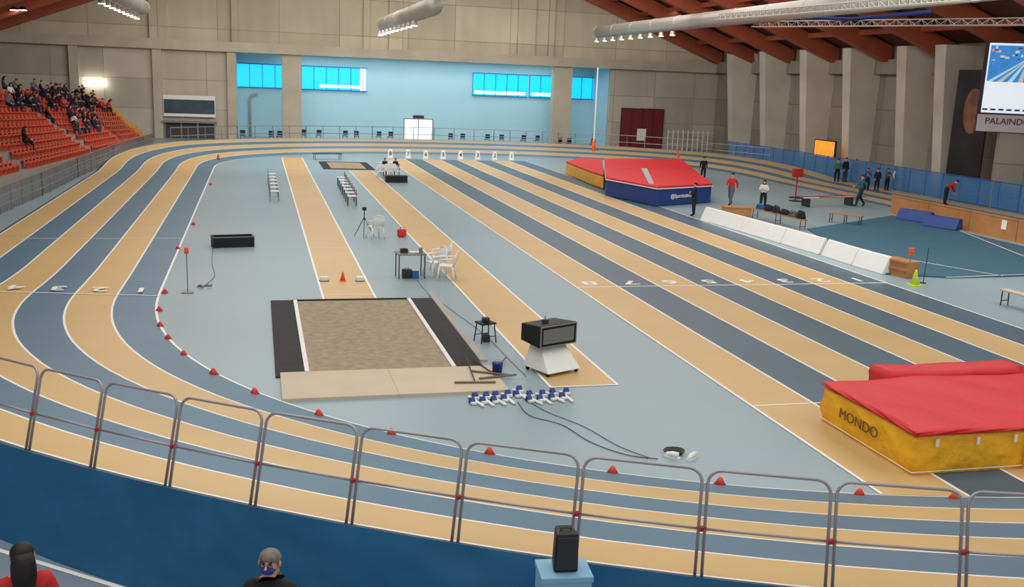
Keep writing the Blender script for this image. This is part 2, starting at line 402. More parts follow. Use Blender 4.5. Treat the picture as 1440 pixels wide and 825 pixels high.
for (n_,xw) in (('ceiling',XR),('ceiling',XL-6)):
    zt=zr+sl*(xm-XL); z0=zr
    b=MB().hexa([(xw,5,z0+.9),(xm,5,zt+.9),(xm,YB+.5,zt+.9),(xw,YB+.5,z0+.9)],[(xw,5,z0+1.2),(xm,5,zt+1.2),(xm,YB+.5,zt+1.2),(xw,YB+.5,z0+1.2)])
    struct(addo(n_,b.mesh(n_,[m_deck])))
for y in [87.2-6.5*i for i in range(9)]:
    for (xw,s) in ((XR-.2,-1),(XL+.2,1)):
        b=MB(); L=27
        x2=xw+s*L; z0=zr-.3; z2=zr-.3+sl*L
        b.hexa([(xw,y-.3,z0),(x2,y-.3,z2),(x2,y+.3,z2),(xw,y+.3,z0)],[(xw,y-.3,z0+1.15),(x2,y-.3,z2+1.15),(x2,y+.3,z2+1.15),(xw,y+.3,z0+1.15)])
        single('roof_beam',b,m_beam,'reddish-brown laminated timber roof beam','beam',group='laminated timber roof beams')
for (xw,s) in ((XR,-1),(XL,1)):
    for i in range(1,9):
        x=xw+s*i*2.9; z=zr+.55+sl*i*2.9
        single('roof_purlin',MB().box((x,46.5,z),(.14,82,.35)),m_beam,'reddish-brown timber purlin under the roof deck','beam',group='timber roof purlins')
def duct(u,v,Ye,y0,rad,label):
    q=WY(u,v,Ye); D=thing('ventilation_duct',label,'duct',(q.x,Ye,q.z))
    b=MB(); L=Ye-y0
    b.cyl((0,0,0),(0,-L,0),rad,n=24)
    for i in range(int(L/4)): b.tube([(0,-i*4-.02,0),(0,-i*4-.12,0)],rad+.02,24)
    part('duct_body',b,m_duct,D,True)
    for i in range(9):
        y_=i*1.9+.5
        lb=MB().cyl((-.3,-y_,-rad-.05),(-.3,-y_,-rad-.3),.14,.19,8,0).cyl((-.3,-y_,-rad-.3),(-.3,-y_,-rad-.33),.17,.17,8,1)
        part('spotlight',lb,[m_duct,m_lamp],D)
duct(842,45,78,30,.46,'long round silver ventilation duct with spotlights hanging under the roof')
duct(540,34,70,50,.45,'short round silver ventilation duct with spotlights under the roof')
duct(200,10,70,50,.45,'round silver ventilation duct seen above the stand')
def truss(A,B,label):
    A=Vector(A);B=Vector(B); d=(B-A); L=d.length; d.normalize(); sd=Vector((0,0,1)).cross(d).normalized(); b=MB()
    offs=[sd*.18,-sd*.18,Vector((0,0,.3))]
    for o in offs: b.cyl(A+o,B+o,.03,n=6)
    n=int(L/.7)
    for i in range(n):
        t0=A+d*(L*i/n); t1=A+d*(L*(i+.5)/n); t2=A+d*(L*(i+1)/n)
        b.tube([t0+offs[0],t1+offs[2],t2+offs[0]],.018,5); b.tube([t0+offs[1],t1+offs[2],t2+offs[1]],.018,5)
    single('lighting_truss',b,m_duct,label,'truss')
truss(WY(1010,28,52),WY(1372,0,30),'silver lattice lighting truss running under the roof')
truss(WY(1060,38,54),WY(1445,35,38),'silver lattice truss crossing below the timber roof')
b=MB(); A=WY(1060,31,52);B=WY(1310,16,41); b.tube([A,A.lerp(B,.3)+Vector((0,0,.1)),A.lerp(B,.6)-Vector((0,0,.15)),B],.09,8)
single('rolled_net',b,mat('net_blue',(34,62,130),.8),'rolled blue net hanging under the roof','net',smooth=True)
for (u,v) in ((20,14),(32,14),(952,14),(962,12),(972,10),(1000,18)):
    q=WY(u,v,80); single('ceiling_lamp',MB().cyl((0,0,0),(0,0,.25),.3,.12,12,0).cyl((0,0,-.03),(0,0,0),.28,.28,12,1),[m_dark,m_lamp],'round glowing lamp hanging under the roof','lamp',q,group='ceiling lamps')
# ------------------------------------------------------------ stand (left)
NR=11
P0=Vector((-11.4,43,.75)); P1=Vector((-8.6,80,.3)); Q0=Vector((-18.6,55,4.9)); Q1=Vector((-12.0,85,3.2))
P0=P1+(P0-P1)*1.15; Q0=Q1+(Q0-Q1)*1.35
P1=P1+(P1-P0)*.10; P1.z=.15
st=MB()
def rowline(k): t=k/NR; return P0.lerp(Q0,t),P1.lerp(Q1,t)
for k in range(NR):
    A0,A1=rowline(k); B0,B1=rowline(k+1)
    st.hexa([(A0.x,A0.y,0),(A1.x,A1.y,0),(B1.x,B1.y,0),(B0.x,B0.y,0)][::-1],[(A0.x,A0.y,A0.z),(A1.x,A1.y,A1.z),(B1.x,B1.y,A1.z),(B0.x,B0.y,A0.z)][::-1],0)
single('spectator_stand',st,m_stand,'stepped concrete spectator stand beside the track','stand')
sm=MB().box((0,0,.28),(.42,.36,.06)).box((0,-.17,.42),(.42,.05,.26)).box((0,0,.13),(.1,.28,.26))
seatme=sm.mesh('stadium_seat',[m_seat])
seats=[]
for k in range(NR):
    A0,A1=rowline(k); B0,B1=rowline(k+1)
    L=(A1-A0).length; n=int(L/.62)
    for i in range(n):
        t=(i+.5)/n
        if t>0.965 or .30<t<.335 or .60<t<.63 or .80<t<.82: continue
        q=A0.lerp(A1,t).lerp(B0.lerp(B1,t),.62); q.z=A0.z+(A1.z-A0.z)*t
        u,v=proj(q)
        if u>-12: seats.append((q,k,t))
seats.sort(key=lambda s:s[0].y)
for i,(q,k,t) in enumerate(seats[:300]):
    o=addo('stadium_seat',seatme,None,q,-math.pi/2+.1); tag(o,'orange plastic stadium seat in the stand','seat','orange seats in the stand')
if len(seats)>300:
    b=MB()
    R=Matrix.Rotation(-math.pi/2+.1,3,'Z')
    for (q,k,t) in seats[300:]:
        b.box(q+Vector((0,0,.28)),(.42,.36,.06),0,R); b.box(q+R@Vector((0,-.17,.42)),(.42,.05,.26),0,R)
    o=single('stadium_seat',b,m_seat,'distant orange plastic stadium seats in the stand','seat',group='orange seats in the stand',kind='stuff')
b=MB(); my=mat('step_yellow',(225,165,40),.5)
for k in range(NR):
    A0,A1=rowline(k); B0,B1=rowline(k+1)
    c=A1.lerp(B1,.5); b.box((c.x,c.y-.7,A1.z+.05),(.35,1.2,.1),0); b.box((c.x+.2,c.y-.7,A1.z+.08),(.06,1.2,.12),0)
    b.box((c.x-.2,c.y-.7,A1.z+.22),(.25,1.2,.2),0)
single('staircase',b,my,'yellow-edged steps at the end of the stand','stairs')
def rail_section(A,B,h,mt,label,name='safety_railing',group=None,bars=2,mesh=False,r0=.022):
    A=Vector(A);B=Vector(B); d=B-A; L=d.length; b=MB(); n=max(1,round(L/1.5))
    for i in range(n+1):
        q=d*(i/n); b.cyl(q,q+Vector((0,0,h)),r0,n=6)
    for j in range(bars):
        z=h*(j+1)/bars; b.cyl(Vector((0,0,z)),d+Vector((0,0,z)),r0,n=6)
    if mesh:
        m=int(L/.14)
        for i in range(m): q=d*(i/m); b.cyl(q+Vector((0,0,.05)),q+Vector((0,0,h)),.010,n=4)
    return single(name,b,mt,label,'railing',A,group=group)
rl=[G(-40,322),G(0,302),G(60,275),G(110,250),G(160,228),G(215,208)]
for i in range(len(rl)-1):
    rail_section(rl[i],rl[i+1],1.05,m_grey,'grey metal railing in front of the spectator stand',group='railings before the stand',bars=3,mesh=True)
ff=[i for i in far if path[i].y>66]
for a_ in range(0,len(ff)-7,7):
    i0,i1=ff[a_],ff[a_+7]
    A=path[i0]+nrm[i0]*(TW+.25); B=path[i1]+nrm[i1]*(TW+.25)
    rail_section((A.x,A.y,0),(B.x,B.y,0),bank(path[i0])+.95,m_grey,'grey metal railing around the outer edge of the far curve',group='far curve railings',bars=3,r0=.03)
fy=[78-3.1*i for i in range(20)]
for i in range(len(fy)-1):
    b=MB(); L=3.05; h=1.45
    b.box((0,-L/2,h/2),(.015,L,h-.1),0)
    for j in range(3): b.cyl((0,-L*j/2,0),(0,-L*j/2,h+.03),.035,n=6,m=1)
    b.cyl((0,0,h),(0,-L,h),.03,n=6,m=1)
    single('blue_fence',b,[mat('fence_mesh',(80,135,190),.6,.15,8,alpha=.6),m_fence],'blue fence along the outer edge of the straight','fence',(39.0,fy[i],0),group='blue fences')
for i in range(7):
    single('low_wooden_wall',MB().box((0,-1.45,.48),(.1,2.86,.96)).box((-.06,-1.45,.92),(.03,2.8,.06)),m_wood,'low brown wooden wall along the straight','wooden wall',(30.8,43.2-2.9*i,0),group='low wooden walls')
single('paper_notice',MB().box((0,0,0),(.01,.3,.4)),m_white,'white paper notice on the wooden wall','notice',WX(1412,316,30.73))
# ------------------------------------------------------------ foreground barriers
off=6.08
oc=[path[i]+nrm[i]*off for i in range(NP) if path[i].y<YN+2]
idx=[i for i in range(NP) if path[i].y<YN+2]
cum=[0]
for i in range(1,len(oc)): cum.append(cum[-1]+(oc[i]-oc[i-1]).length)
def at(s):
    for i in range(1,len(oc)):
        if cum[i]>=s:
            t=(s-cum[i-1])/(cum[i]-cum[i-1]); q=oc[i-1].lerp(oc[i],t); n_=nrm[idx[i-1]].lerp(nrm[idx[i]],t).normalized(); return q,n_,bank(path[idx[i-1]].lerp(path[idx[i]],t))*off/TW+.012
    return oc[-1],nrm[idx[-1]],bank(path[idx[-1]])
tgt=G(638,763,1.6).xy
s0=min(range(len(oc)),key=lambda i:(oc[i]-tgt).length)
A_=oc[s0]; s0=cum[s0]+(tgt-A_).dot((oc[min(s0+1,len(oc)-1)]-A_).normalized())
def barrier(s,step):
    A,n1,zA=at(s+.03); B,n2,zB=at(s+step-.03)
    A3=Vector((A.x,A.y,zA)); B3=Vector((B.x,B.y,zB)); n_=((n1+n2)/2).normalized()
    sl_=math.atan2(zA/off,1)
    up=Vector((-n_.x*math.sin(sl_),-n_.y*math.sin(sl_),math.cos(sl_)))
    T=thing('metal_barrier','grey tubular metal crowd barrier on the edge of the banked curve','barrier',A3,group='tubular barriers along the curve')
    d=B3-A3; hh=.94; rc=.12; e=d.normalized(); pts=[Vector((0,0,0))]
    pts.append(up*(hh-rc))
    for k in range(1,5):
        an=k/5*math.pi/2; pts.append(up*(hh-rc+rc*math.sin(an))+e*(rc-rc*math.cos(an)))
    pts.append(up*hh+e*rc); pts.append(up*hh+d-e*rc)
    for k in range(1,5):
        an=k/5*math.pi/2; pts.append(up*(hh-rc+rc*math.cos(an))+d-e*(rc-rc*math.sin(an)))
    pts.append(up*(hh-rc)+d); pts.append(d)
    part('tube_frame',MB().tube(pts,.015,8),m_steel,T,True)
    part('middle_rail',MB().cyl(up*.42,up*.42+d,.013,n=8),m_steel,T,True)
    part('clamp',MB().box(up*.42+d+e*.03,(.07,.045,.035)),m_redc,T,label='red clamp joining two barriers')
for k in range(0,9): barrier(s0+k*1.115,1.115)
for k in range(1,9): barrier(s0-k*1.08,1.08)
# ------------------------------------------------------------ people
def skin_body(bones,rad,sub=2):
    names=list(rad); ix={n:i for i,n in enumerate(names)}
    me=bpy.data.meshes.new('b'); 
    me.from_pydata([tuple(JO[n]) for n in names],[(ix[a_],ix[b_]) for a_,b_ in bones],[])
    o=bpy.data.objects.new('b',me); COL.objects.link(o)
    md=o.modifiers.new('s','SKIN'); md.use_smooth_shade=True; md.branch_smoothing=.3
    if not me.skin_vertices:
        bm=bmesh.new(); bm.from_mesh(me); bm.verts.layers.skin.verify(); bm.to_mesh(me); bm.free()
    sv=me.skin_vertices[0].data
    for n,i in ix.items():
        sv[i].radius=rad[n] if isinstance(rad[n],tuple) else (rad[n],rad[n]); sv[i].use_root=(i==0)
    ss=o.modifiers.new('u','SUBSURF'); ss.levels=sub; ss.render_levels=sub
    bpy.context.view_layer.update()
    out=bpy.data.meshes.new_from_object(o.evaluated_get(bpy.context.evaluated_depsgraph_get()))
    bpy.data.objects.remove(o); return out
JO={}
BON=[('pel','sp'),('sp','ch'),('ch','nk'),('nk','hb'),('hb','hc'),('hc','ht')]
for s in 'LR': BON+=[('ch','sh'+s),('sh'+s,'el'+s),('el'+s,'wr'+s),('wr'+s,'ha'+s),('pel','hi'+s),('hi'+s,'kn'+s),('kn'+s,'an'+s),('an'+s,'to'+s)]
RAD=dict(pel=(.17,.135),sp=(.165,.125),ch=(.19,.14),nk=.07,hb=.07,hc=(.095,.105),ht=.058)
for s in 'LR': RAD.update({'sh'+s:.088,'el'+s:.064,'wr'+s:.038,'ha'+s:(.042,.026),'hi'+s:.125,'kn'+s:.085,'an'+s:.06,'to'+s:.048})
def base_pose():
    J=dict(pel=(0,0,.96),sp=(0,.01,1.12),ch=(0,0,1.33),nk=(0,0,1.46),hb=(0,.01,1.53),hc=(0,.015,1.62),ht=(0,.01,1.70))
    for s,k in (('L',-1),('R',1)):
        J.update({'sh'+s:(k*.18,0,1.40),'el'+s:(k*.25,-.02,1.13),'wr'+s:(k*.26,.05,.89),'ha'+s:(k*.26,.08,.82),'hi'+s:(k*.1,0,.90),'kn'+s:(k*.12,.02,.50),'an'+s:(k*.12,-.01,.085),'to'+s:(k*.13,.16,.05)})
    return J
def poses():
    out={}
    J=base_pose(); out['stand']=J
    J=base_pose(); J.update(elR=(.25,.05,1.14),wrR=(.12,.24,1.20),haR=(.05,.27,1.23),elL=(-.25,.04,1.14),wrL=(-.10,.25,1.14),haL=(-.03,.27,1.15)); out['arms_bent']=J
    J=base_pose(); J.update(knL=(-.11,.22,.53),anL=(-.11,.27,.11),toL=(-.11,.44,.09),knR=(.1,-.02,.5),anR=(.1,-.28,.15),toR=(.1,-.15,.05),elR=(.24,.12,1.16),wrR=(.2,.3,1.05),haR=(.2,.36,1.07),elL=(-.24,-.16,1.16),wrL=(-.24,-.12,.93),haL=(-.24,-.08,.87)); out['walk']=J
    def sit(lean):
        J=base_pose(); 
        for n in J: x,y,z=J[n]; J[n]=(x,y,z-.44)
        for s,k in (('L',-1),('R',1)): J.update({'kn'+s:(k*.14,.42,.50),'an'+s:(k*.14,.40,.085),'to'+s:(k*.15,.56,.05),'hi'+s:(k*.1,.04,.49),'el'+s:(k*.25,.1+lean,.74),'wr'+s:(k*.13,.30+lean*.5,.60),'ha'+s:(k*.09,.37+lean*.5,.58)})
        for n,dy in (('ch',.04+lean*.6),('nk',.07+lean),('hb',.10+lean*1.1),('hc',.12+lean*1.3),('ht',.12+lean*1.4)): x,y,z=J[n]; J[n]=(x,y+dy,z-lean*.25)
        for s in 'LR': x,y,z=J['sh'+s]; J['sh'+s]=(x,y+lean*.8,z-lean*.2)
        return J
    out['sit']=sit(0); out['sit_lean']=sit(.22)
    J=base_pose()
    J.update(sp=(0,.08,1.10),ch=(0,.28,1.22),nk=(0,.40,1.28),hb=(0,.46,1.31),hc=(0,.53,1.36),ht=(0,.58,1.41))
    for s,k in (('L',-1),('R',1)): J.update({'sh'+s:(k*.17,.33,1.25),'el'+s:(k*.2,.38,.98),'wr'+s:(k*.17,.46,.76),'ha'+s:(k*.16,.48,.69)})
    out['bend']=J
    return out
def seg_d(pt,a_,b_):
    ab=b_-a_; t=max(0,min(1,(pt-a_).dot(ab)/max(1e-9,ab.length_squared))); return (pt-(a_+ab*t)).length
def make_body(J,sub=2):
    global JO
    JO=J; me=skin_body(BON,RAD,sub)
    bm=bmesh.new(); bm.from_mesh(me); bpy.data.meshes.remove(me)
    V={n:Vector(q) for n,q in J.items()}
    def cls(b_):
        x,y=b_
        if y in('nk',): return 1
        if x in('nk','hb','hc'): return 0
        if x.startswith('wr'): return 0
        if x.startswith('an') : return 3
        if y.startswith('hi') or x.startswith('hi') or x.startswith('kn'): return 2
        return 1
    for f in bm.faces:
        c=f.calc_center_median(); best=min(BON,key=lambda b_:seg_d(c,V[b_[0]],V[b_[1]]))
        f.material_index=cls(best); f.smooth=True
        if best==('pel','sp') and (c-V['pel']).dot(V['sp']-V['pel'])<0.01: f.material_index=2
    me=bpy.data.meshes.new('person'); bm.to_mesh(me); bm.free()
    b=MB(); hc=V['hc']; upv=(V['ht']-V['hb']).normalized(); fw=Vector((0,1,0)); fw=(fw-upv*fw.dot(upv)).normalized(); rt=fw.cross(upv)
    fc=hc+fw*.088
    b.tube([fc+upv*.02-fw*.01,fc-upv*.012+fw*.022,fc-upv*.022],[.007,.013,.008],6,0)
    for k in(-1,1):
        b.sph(fc+rt*k*.032+upv*.018-fw*.012,(.013,.012,.009),8,5); b.sph(hc+rt*k*.092,(.012,.022,.032),8,0)
        b.tube([fc+rt*(k*.018)+upv*.036-fw*.006,fc+rt*(k*.05)+upv*.036-fw*.02],.005,5,4)
    b.tube([fc-upv*.047-rt*.022-fw*.016,fc-upv*.049-fw*.006,fc-upv*.047+rt*.022-fw*.016],.006,5,6)
    for s,k in(('L',-1),('R',1)):
        w_=V['wr'+s]; h_=V['ha'+s]; d=(h_-w_).normalized(); side=d.cross(Vector((1,0,0))); side.normalize(); pal=side.cross(d)
        for j in range(4):
            o=h_+side*(j-1.5)*.017; L=(.062,.072,.068,.052)[j]
            b.tube([o,o+d*L*.55+pal*k*.008,o+d*L+pal*k*.02],[.009,.008,.006],5,0)
        o=w_+d*.03+side*.03; b.tube([o,o+d*.03+side*.022,o+d*.058+side*.028],[.010,.009,.007],5,0)
    m2=b.mesh('x',[])
    bm=bmesh.new(); bm.from_mesh(me); bm.from_mesh(m2); bm.to_mesh(me); bm.free(); bpy.data.meshes.remove(m2)
    def hair(longh):
        h=MB(); n=16
        c=hc+upv*.02-fw*.014
        rings=8
        for i in range(rings+1):
            for j in range(n):
                ph=2*math.pi*j/n; back=.5-.5*math.sin(ph)
                th=math.pi*(.42+.26*back)*i/rings
                dirv=rt*math.cos(ph)*math.sin(th)+fw*math.sin(ph)*math.sin(th)+upv*math.cos(th)
                h.v.append(tuple(c+dirv*(.108-.02*(i/rings)**4)))
        for i in range(rings):
            for j in range(n): j2=(j+1)%n; h.f.append((i*n+j,(i+1)*n+j,(i+1)*n+j2,i*n+j2)); h.m.append(0)
        if longh:
            h.tube([hc-fw*.05+upv*.05,hc-fw*.07-upv*.04,hc-fw*.085-upv*.14,hc-fw*.09-upv*.24,hc-fw*.09-upv*.30],[.08,.10,.105,.09,.03],12,0)
        return h.mesh('hair',[m_hairb],True)
    return me,hair(False),hair(True)
PO=poses(); BODY={}
m_lip=mat('lip',(160,80,75),.5)
for n,J in PO.items():
    BODY[n]=make_body(J,1)
    for q in (m_skin,CL['black'],CL['black'],CL['black'],m_hairb,m_dark,m_lip): BODY[n][0].materials.append(q)
def person(pose,loc,rz,top,pants,label,hair=m_hairb,longh=False,sc=.88,group=None,withhair=True,shoes='black'):
    me,hs,hlg=BODY[pose]
    o=addo('person',me,None,loc,rz); o.scale=(sc,)*3
    for i,mt in ((1,CL[top]),(2,CL[pants]),(3,CL[shoes])):
        o.material_slots[i].link='OBJECT'; o.material_slots[i].material=mt
    tag(o,label,'person',group)
    if withhair:
        h=addo('hair',hlg if longh else hs,o); h.material_slots[0].link='OBJECT'; h.material_slots[0].material=hair
    return o
def g2(u,v,z=0): q=G(u,v,z); return (q.x,q.y,z)
person('stand',g2(988,253),3.0,'black','black','standing person in black jacket and black trousers',sc=.86)
person('walk',g2(1027,289),2.2,'red','grey','walking athlete in red top and grey shorts',sc=.96)
person('arms_bent',g2(975,304),1.0,'black','black','standing person in black clothes facing the track',sc=.9)
person('arms_bent',g2(1072,294),2.6,'white','black','standing person in white top and black trousers',longh=True,sc=.84)
person('stand',g2(1176,256),2.6,'green','black','standing person in green jacket and black trousers',sc=.9)
person('stand',g2(1187,256),3.4,'black','jeans','standing person in black jacket beside another',sc=.95)
person('stand',g2(1202,252),3.0,'brown','black','standing person in brown coat near the fence',sc=.8)
person('walk',g2(1209,291),1.4,'teal','navy','walking person in teal top and navy trousers',sc=.98)
person('stand',g2(1325,256),2.9,'grey','black','standing person in grey jacket behind the fence',sc=.86)
person('bend',g2(1328,288),-2.0,'red','black','person in red jacket leaning over the barrier',sc=.95)
for i,(u,v) in enumerate(((1218,268),(1232,268),(1246,268),(1258,266),(1270,268))):
    person(['arms_bent','stand'][i%2],g2(u,v),2.8+.2*i,['blue','navy','grey','white','black'][i],'black','person in %s top standing in a group by the fence'%['blue','navy','grey','white','black'][i],sc=.8,longh=i%2==0)
for i,(u,v) in enumerate(((541,248),(556,248))): person('stand',g2(u,v),3.0,'black','black','judge in dark clothes beside the far table',sc=.62,)
cc=0; tries=0; used=[]
tops=['black','navy','grey','black','brown','white','black','red','navy','black','jeans','black']
while cc<56 and tries<9000:
    tries+=1
    k=random.randint(0,NR-1); t=random.random()*.95
    A0,A1=rowline(k);B0,B1=rowline(k+1); q=A0.lerp(A1,t).lerp(B0.lerp(B1,t),.55); q.z=A0.z+(A1.z-A0.z)*t
    u,v=proj(q)
    ok=(0<u<95 and 112<v<160 and random.random()<.6) or (60<u<152 and 130<v<158) or (96<u<132 and 170<v<190) or (0<u<50 and 205<v<245 and random.random()<.12) or (u<150 and 160<v<200 and random.random()<.03)
    if not ok or any((q-w_).length<.6 for w_ in used): continue
    used.append(q); c=random.choice(tops)
    person(random.choice(['sit','sit_lean']),q+Vector((.06,0,-.1)),-math.pi/2+random.uniform(-.6,.6),c,random.choice(['black','jeans','navy']),'seated spectator in %s jacket in the stand'%c,hair=random.choice([m_hairb,m_hairbr]),longh=random.random()<.3,group='seated spectators in the stand',sc=random.uniform(.85,1.0)); cc+=1
m_mask=cloth('mask',(48,62,140))
def near_person(u,v,zhead,rz,top,label,hair,longh,mask):
    q=G(u,v,zhead)
    o=person('arms_bent' if mask else 'stand',(q.x,q.y,ZP),rz,top,'black',label,hair=hair,longh=longh,sc=(zhead-ZP)/1.62)
    if mask:
        hc=Vector(PO['stand']['hc'])
        mk=MB(); mk.sph(hc+Vector((0,.035,-.04)),(.068,.075,.05),12,0); part('face_mask',mk,m_mask,o,True,label='blue face mask')
        gl=MB(); 
        for k in(-1,1): gl.tube([hc+Vector((k*.034+.024*math.cos(t_),.094,.02+.018*math.sin(t_))) for t_ in [j*math.pi/5 for j in range(10)]],.003,5,0,True)
        part('glasses',gl,m_black,o)
    return o
near_person(380,790,1.97,math.pi-.35,'black','grey-haired person in black jacket wearing a blue face mask',m_hairg,False,True)
near_person(31,782,1.98,.3,'red','dark long-haired person in red jacket seen from behind',m_hairb,True,False)
# ------------------------------------------------------------ speaker
ZT=2.1
q=G(793,798,ZT)
T=thing('pedestal','light blue box-shaped pedestal under the loudspeaker','pedestal',(q.x,q.y,ZP),-.1)
hp=ZT-ZP
part('pedestal_body',MB().box((0,0,(hp-.05)/2),(.39,.30,hp-.05)),m_pale,T,bev=.01); part('pedestal_top',MB().box((0,0,hp-.025),(.41,.32,.05)),m_pale,T,bev=.008)
T=thing('loudspeaker','black portable loudspeaker standing on the blue pedestal','loudspeaker',(q.x,q.y,ZT),-.1)
part('cabinet',MB().hexa([(-.1,-.08,0),(.1,-.08,0),(.08,.1,0),(-.08,.1,0)],[(-.09,-.08,.32),(.09,-.08,.32),(.07,.1,.32),(-.07,.1,.32)]),m_black,T,bev=.02)
part('grille',MB().box((0,-.083,.16),(.16,.012,.27)),m_dark,T,bev=.01); part('handle',MB().tube([(-.04,0,.315),(-.04,0,.335),(.04,0,.335),(.04,0,.315)],.007,6),m_dark,T)
# ------------------------------------------------------------ high jump mat near
def softgrid(x0,x1,y0,y1,z0,z1,nx,ny,amp,seed):
    rn=random.Random(seed); b=MB(); ph=[rn.random()*6 for _ in range(6)]
    def wv(x,y): return amp*(math.sin(x*2.1+ph[0])*math.cos(y*1.7+ph[1])+.5*math.sin(x*4.3+y*3.1+ph[2])+.35*math.cos(y*6-x*2+ph[3]))
    for i in range(nx+1):
        for j in range(ny+1):
            x=x0+(x1-x0)*i/nx; y=y0+(y1-y0)*j/ny; b.v.append((x,y,z1+wv(x,y)-.0))
    for i in range(nx):
        for j in range(ny): q=i*(ny+1)+j; b.f.append((q,q+ny+1,q+ny+2,q+1)); b.m.append(0)
    ring=[(i,0) for i in range(nx+1)]+[(nx,j) for j in range(1,ny+1)]+[(i,ny) for i in range(nx-1,-1,-1)]+[(0,j) for j in range(ny-1,0,-1)]
    k=len(b.v); R=len(ring); lv=6
    for l in range(1,lv+1):
        for (i,j) in ring:
            x,y,z=b.v[i*(ny+1)+j]; t=l/lv; zz=z+(z0-z)*t; bl=amp*1.5*math.sin(t*math.pi)*(1+.9*math.sin(x*9+y*8+l*1.7))
            cx=(x-(x0+x1)/2)/((x1-x0)/2); cy=(y-(y0+y1)/2)/((y1-y0)/2)
            b.v.append((x+(bl if cx>.99 else -bl if cx<-.99 else 0),y+(bl if cy>.99 else -bl if cy<-.99 else 0),zz))
    for l in range(lv):
        for a_ in range(R):
            a2=(a_+1)%R
            if l==0: p1=ring[a_][0]*(ny+1)+ring[a_][1]; p2=ring[a2][0]*(ny+1)+ring[a2][1]
            else: p1=k+(l-1)*R+a_; p2=k+(l-1)*R+a2
            b.f.append((p1,k+l*R+a_,k+l*R+a2,p2)); b.m.append(0)
    return b
T=thing('landing_mat','yellow high jump landing mat with red top cover and dark lettering','landing mat',(9.85,12.5,0))
part('foam_body',softgrid(0,4.2,0,2.6,.01,.66,40,26,.018,1),m_yel,T,True)
part('top_cover',softgrid(-.02,4.24,-.02,2.64,.65,.73,40,26,.018,1),m_red,T,True,label='red vinyl top cover')
text_part('lettering','MONDO',.25,mat('lettering_dark',(112,84,30),.5),T,(-.07,1.42,.36),(math.pi/2,0,-math.pi/2),1.15,.0)
ms=mat('strap_tan',(196,146,40),.6)
part('seam',MB().box((2.02,-.05,.33),(.03,.02,.62)),ms,T)
for x in (.35,1.1,1.8): part('strap',MB().box((x,-.055,.54),(.05,.02,.12)),m_whitep,T)
part('piping',MB().tube([(-.05,2.6,.07),(-.05,-.05,.07),(4.2,-.05,.07)],.008,5),m_whitep,T)
single('landing_mat',softgrid(11.2,14.2,15.25,15.75,.01,.80,20,5,.018,5),m_red,'red landing mat lying behind the yellow mat','landing mat',smooth=True)
# ------------------------------------------------------------ pole vault mats
hv=1.0
tp=[G(853,249,hv),G(925,262,hv),G(1001,258,hv),G(958,224,hv),G(850,223,hv)]
bp=[Vector((w_.x,w_.y,.02)) for w_ in tp]
T=thing('landing_mat','large pole vault landing mat with red top and blue sides','landing mat',(0,0,0))
part('foam_body',MB().hexa(bp,[w_+Vector((0,0,hv-.14)) for w_ in bp]),m_bluev,T,bev=.04)
ctr=sum(bp,Vector())/5
part('top_cover',MB().hexa([ctr+(w_-ctr)*1.01+Vector((0,0,hv-.14)) for w_ in bp],[ctr+(w_-ctr)*1.01+Vector((0,0,hv)) for w_ in bp]),m_red,T,bev=.05,label='red vinyl top cover')
part('piping',MB().tube([ctr+(w_-ctr)*1.012+Vector((0,0,hv-.14)) for w_ in bp],.03,6,0,True),m_whitep,T)
B,Cc=bp[1],bp[2]; d2=(Cc-B).normalized(); ang=math.atan2(d2.y,d2.x); mid=B.lerp(Cc,.42); nn=Vector((d2.y,-d2.x,0))
text_part('lettering','@Sportissimo',.27,m_white,T,mid+nn*.06+Vector((0,0,.45)),(math.pi/2,0,ang))
hy=.8
yb=[G(796,227,hy),G(832,241,hy),G(849,246,hy),G(846,224,hy),G(815,222,hy)]; yb=[Vector((w_.x,w_.y,.02)) for w_ in yb]
T2=thing('landing_mat','yellow front cushion of the pole vault area with red top','landing mat')
part('foam_body',MB().hexa(yb,[w_+Vector((0,0,hy-.12)) for w_ in yb]),m_yel,T2,bev=.05)
part('top_cover',MB().hexa([w_+Vector((0,0,hy-.11)) for w_ in yb],[w_+Vector((0,0,hy)) for w_ in yb]),m_red,T2,bev=.04,label='red vinyl top cover')
def upright(u,v,vt,label,lean=(0,0)):
    q=G(u,v); Zc=(Vector((q.x,q.y,0))-C).dot(Fw); hgt=(v-vt)*Zc/F
    T=thing('vault_standard',label,'pole vault standard',(q.x,q.y,0))
    part('base',MB().box((0,0,.12),(.5,1.1,.24)),m_orange,T,bev=.03); part('padding',MB().cyl((0,0,.2),(0,0,1.3),.14,n=12),m_orange,T,True,label='orange foam padding'); part('mast',MB().cyl((0,0,.2),(lean[0],lean[1],hgt),.07,n=8),m_whitep,T)
upright(834,220,98,'tall white pole vault standard with orange base')
q=G(957,240)
T=thing('vault_standard','slanted orange and white support beside the pole vault mat','pole vault standard',(q.x,q.y,0))
part('mast',MB().cyl((0,0,0),(-.4,0,1.6),.06),m_orange,T); part('base',MB().box((0,0,.1),(.6,.4,.2)),m_whitep,T,bev=.02)
q=G(930,288); 
T=thing('slanted_support','white slanted board leaning on the vault mat','support',(q.x,q.y,0))
part('board',MB().hexa([(-.15,-.1,0),(.15,-.1,0),(.15,0,0),(-.15,0,0)],[(-.95,.6,1.75),(-.65,.6,1.75),(-.65,.7,1.75),(-.95,.7,1.75)]),mat('pale_grey',(190,190,195),.5),T,bev=.01); part('foot',MB().box((0,0,.04),(.5,.6,.08)),m_grey,T)
wb=[G(985,309),G(1040,325),G(1098,342),G(1152,358)]; wc=[G(1155,359),G(1198,373),G(1242,386)]
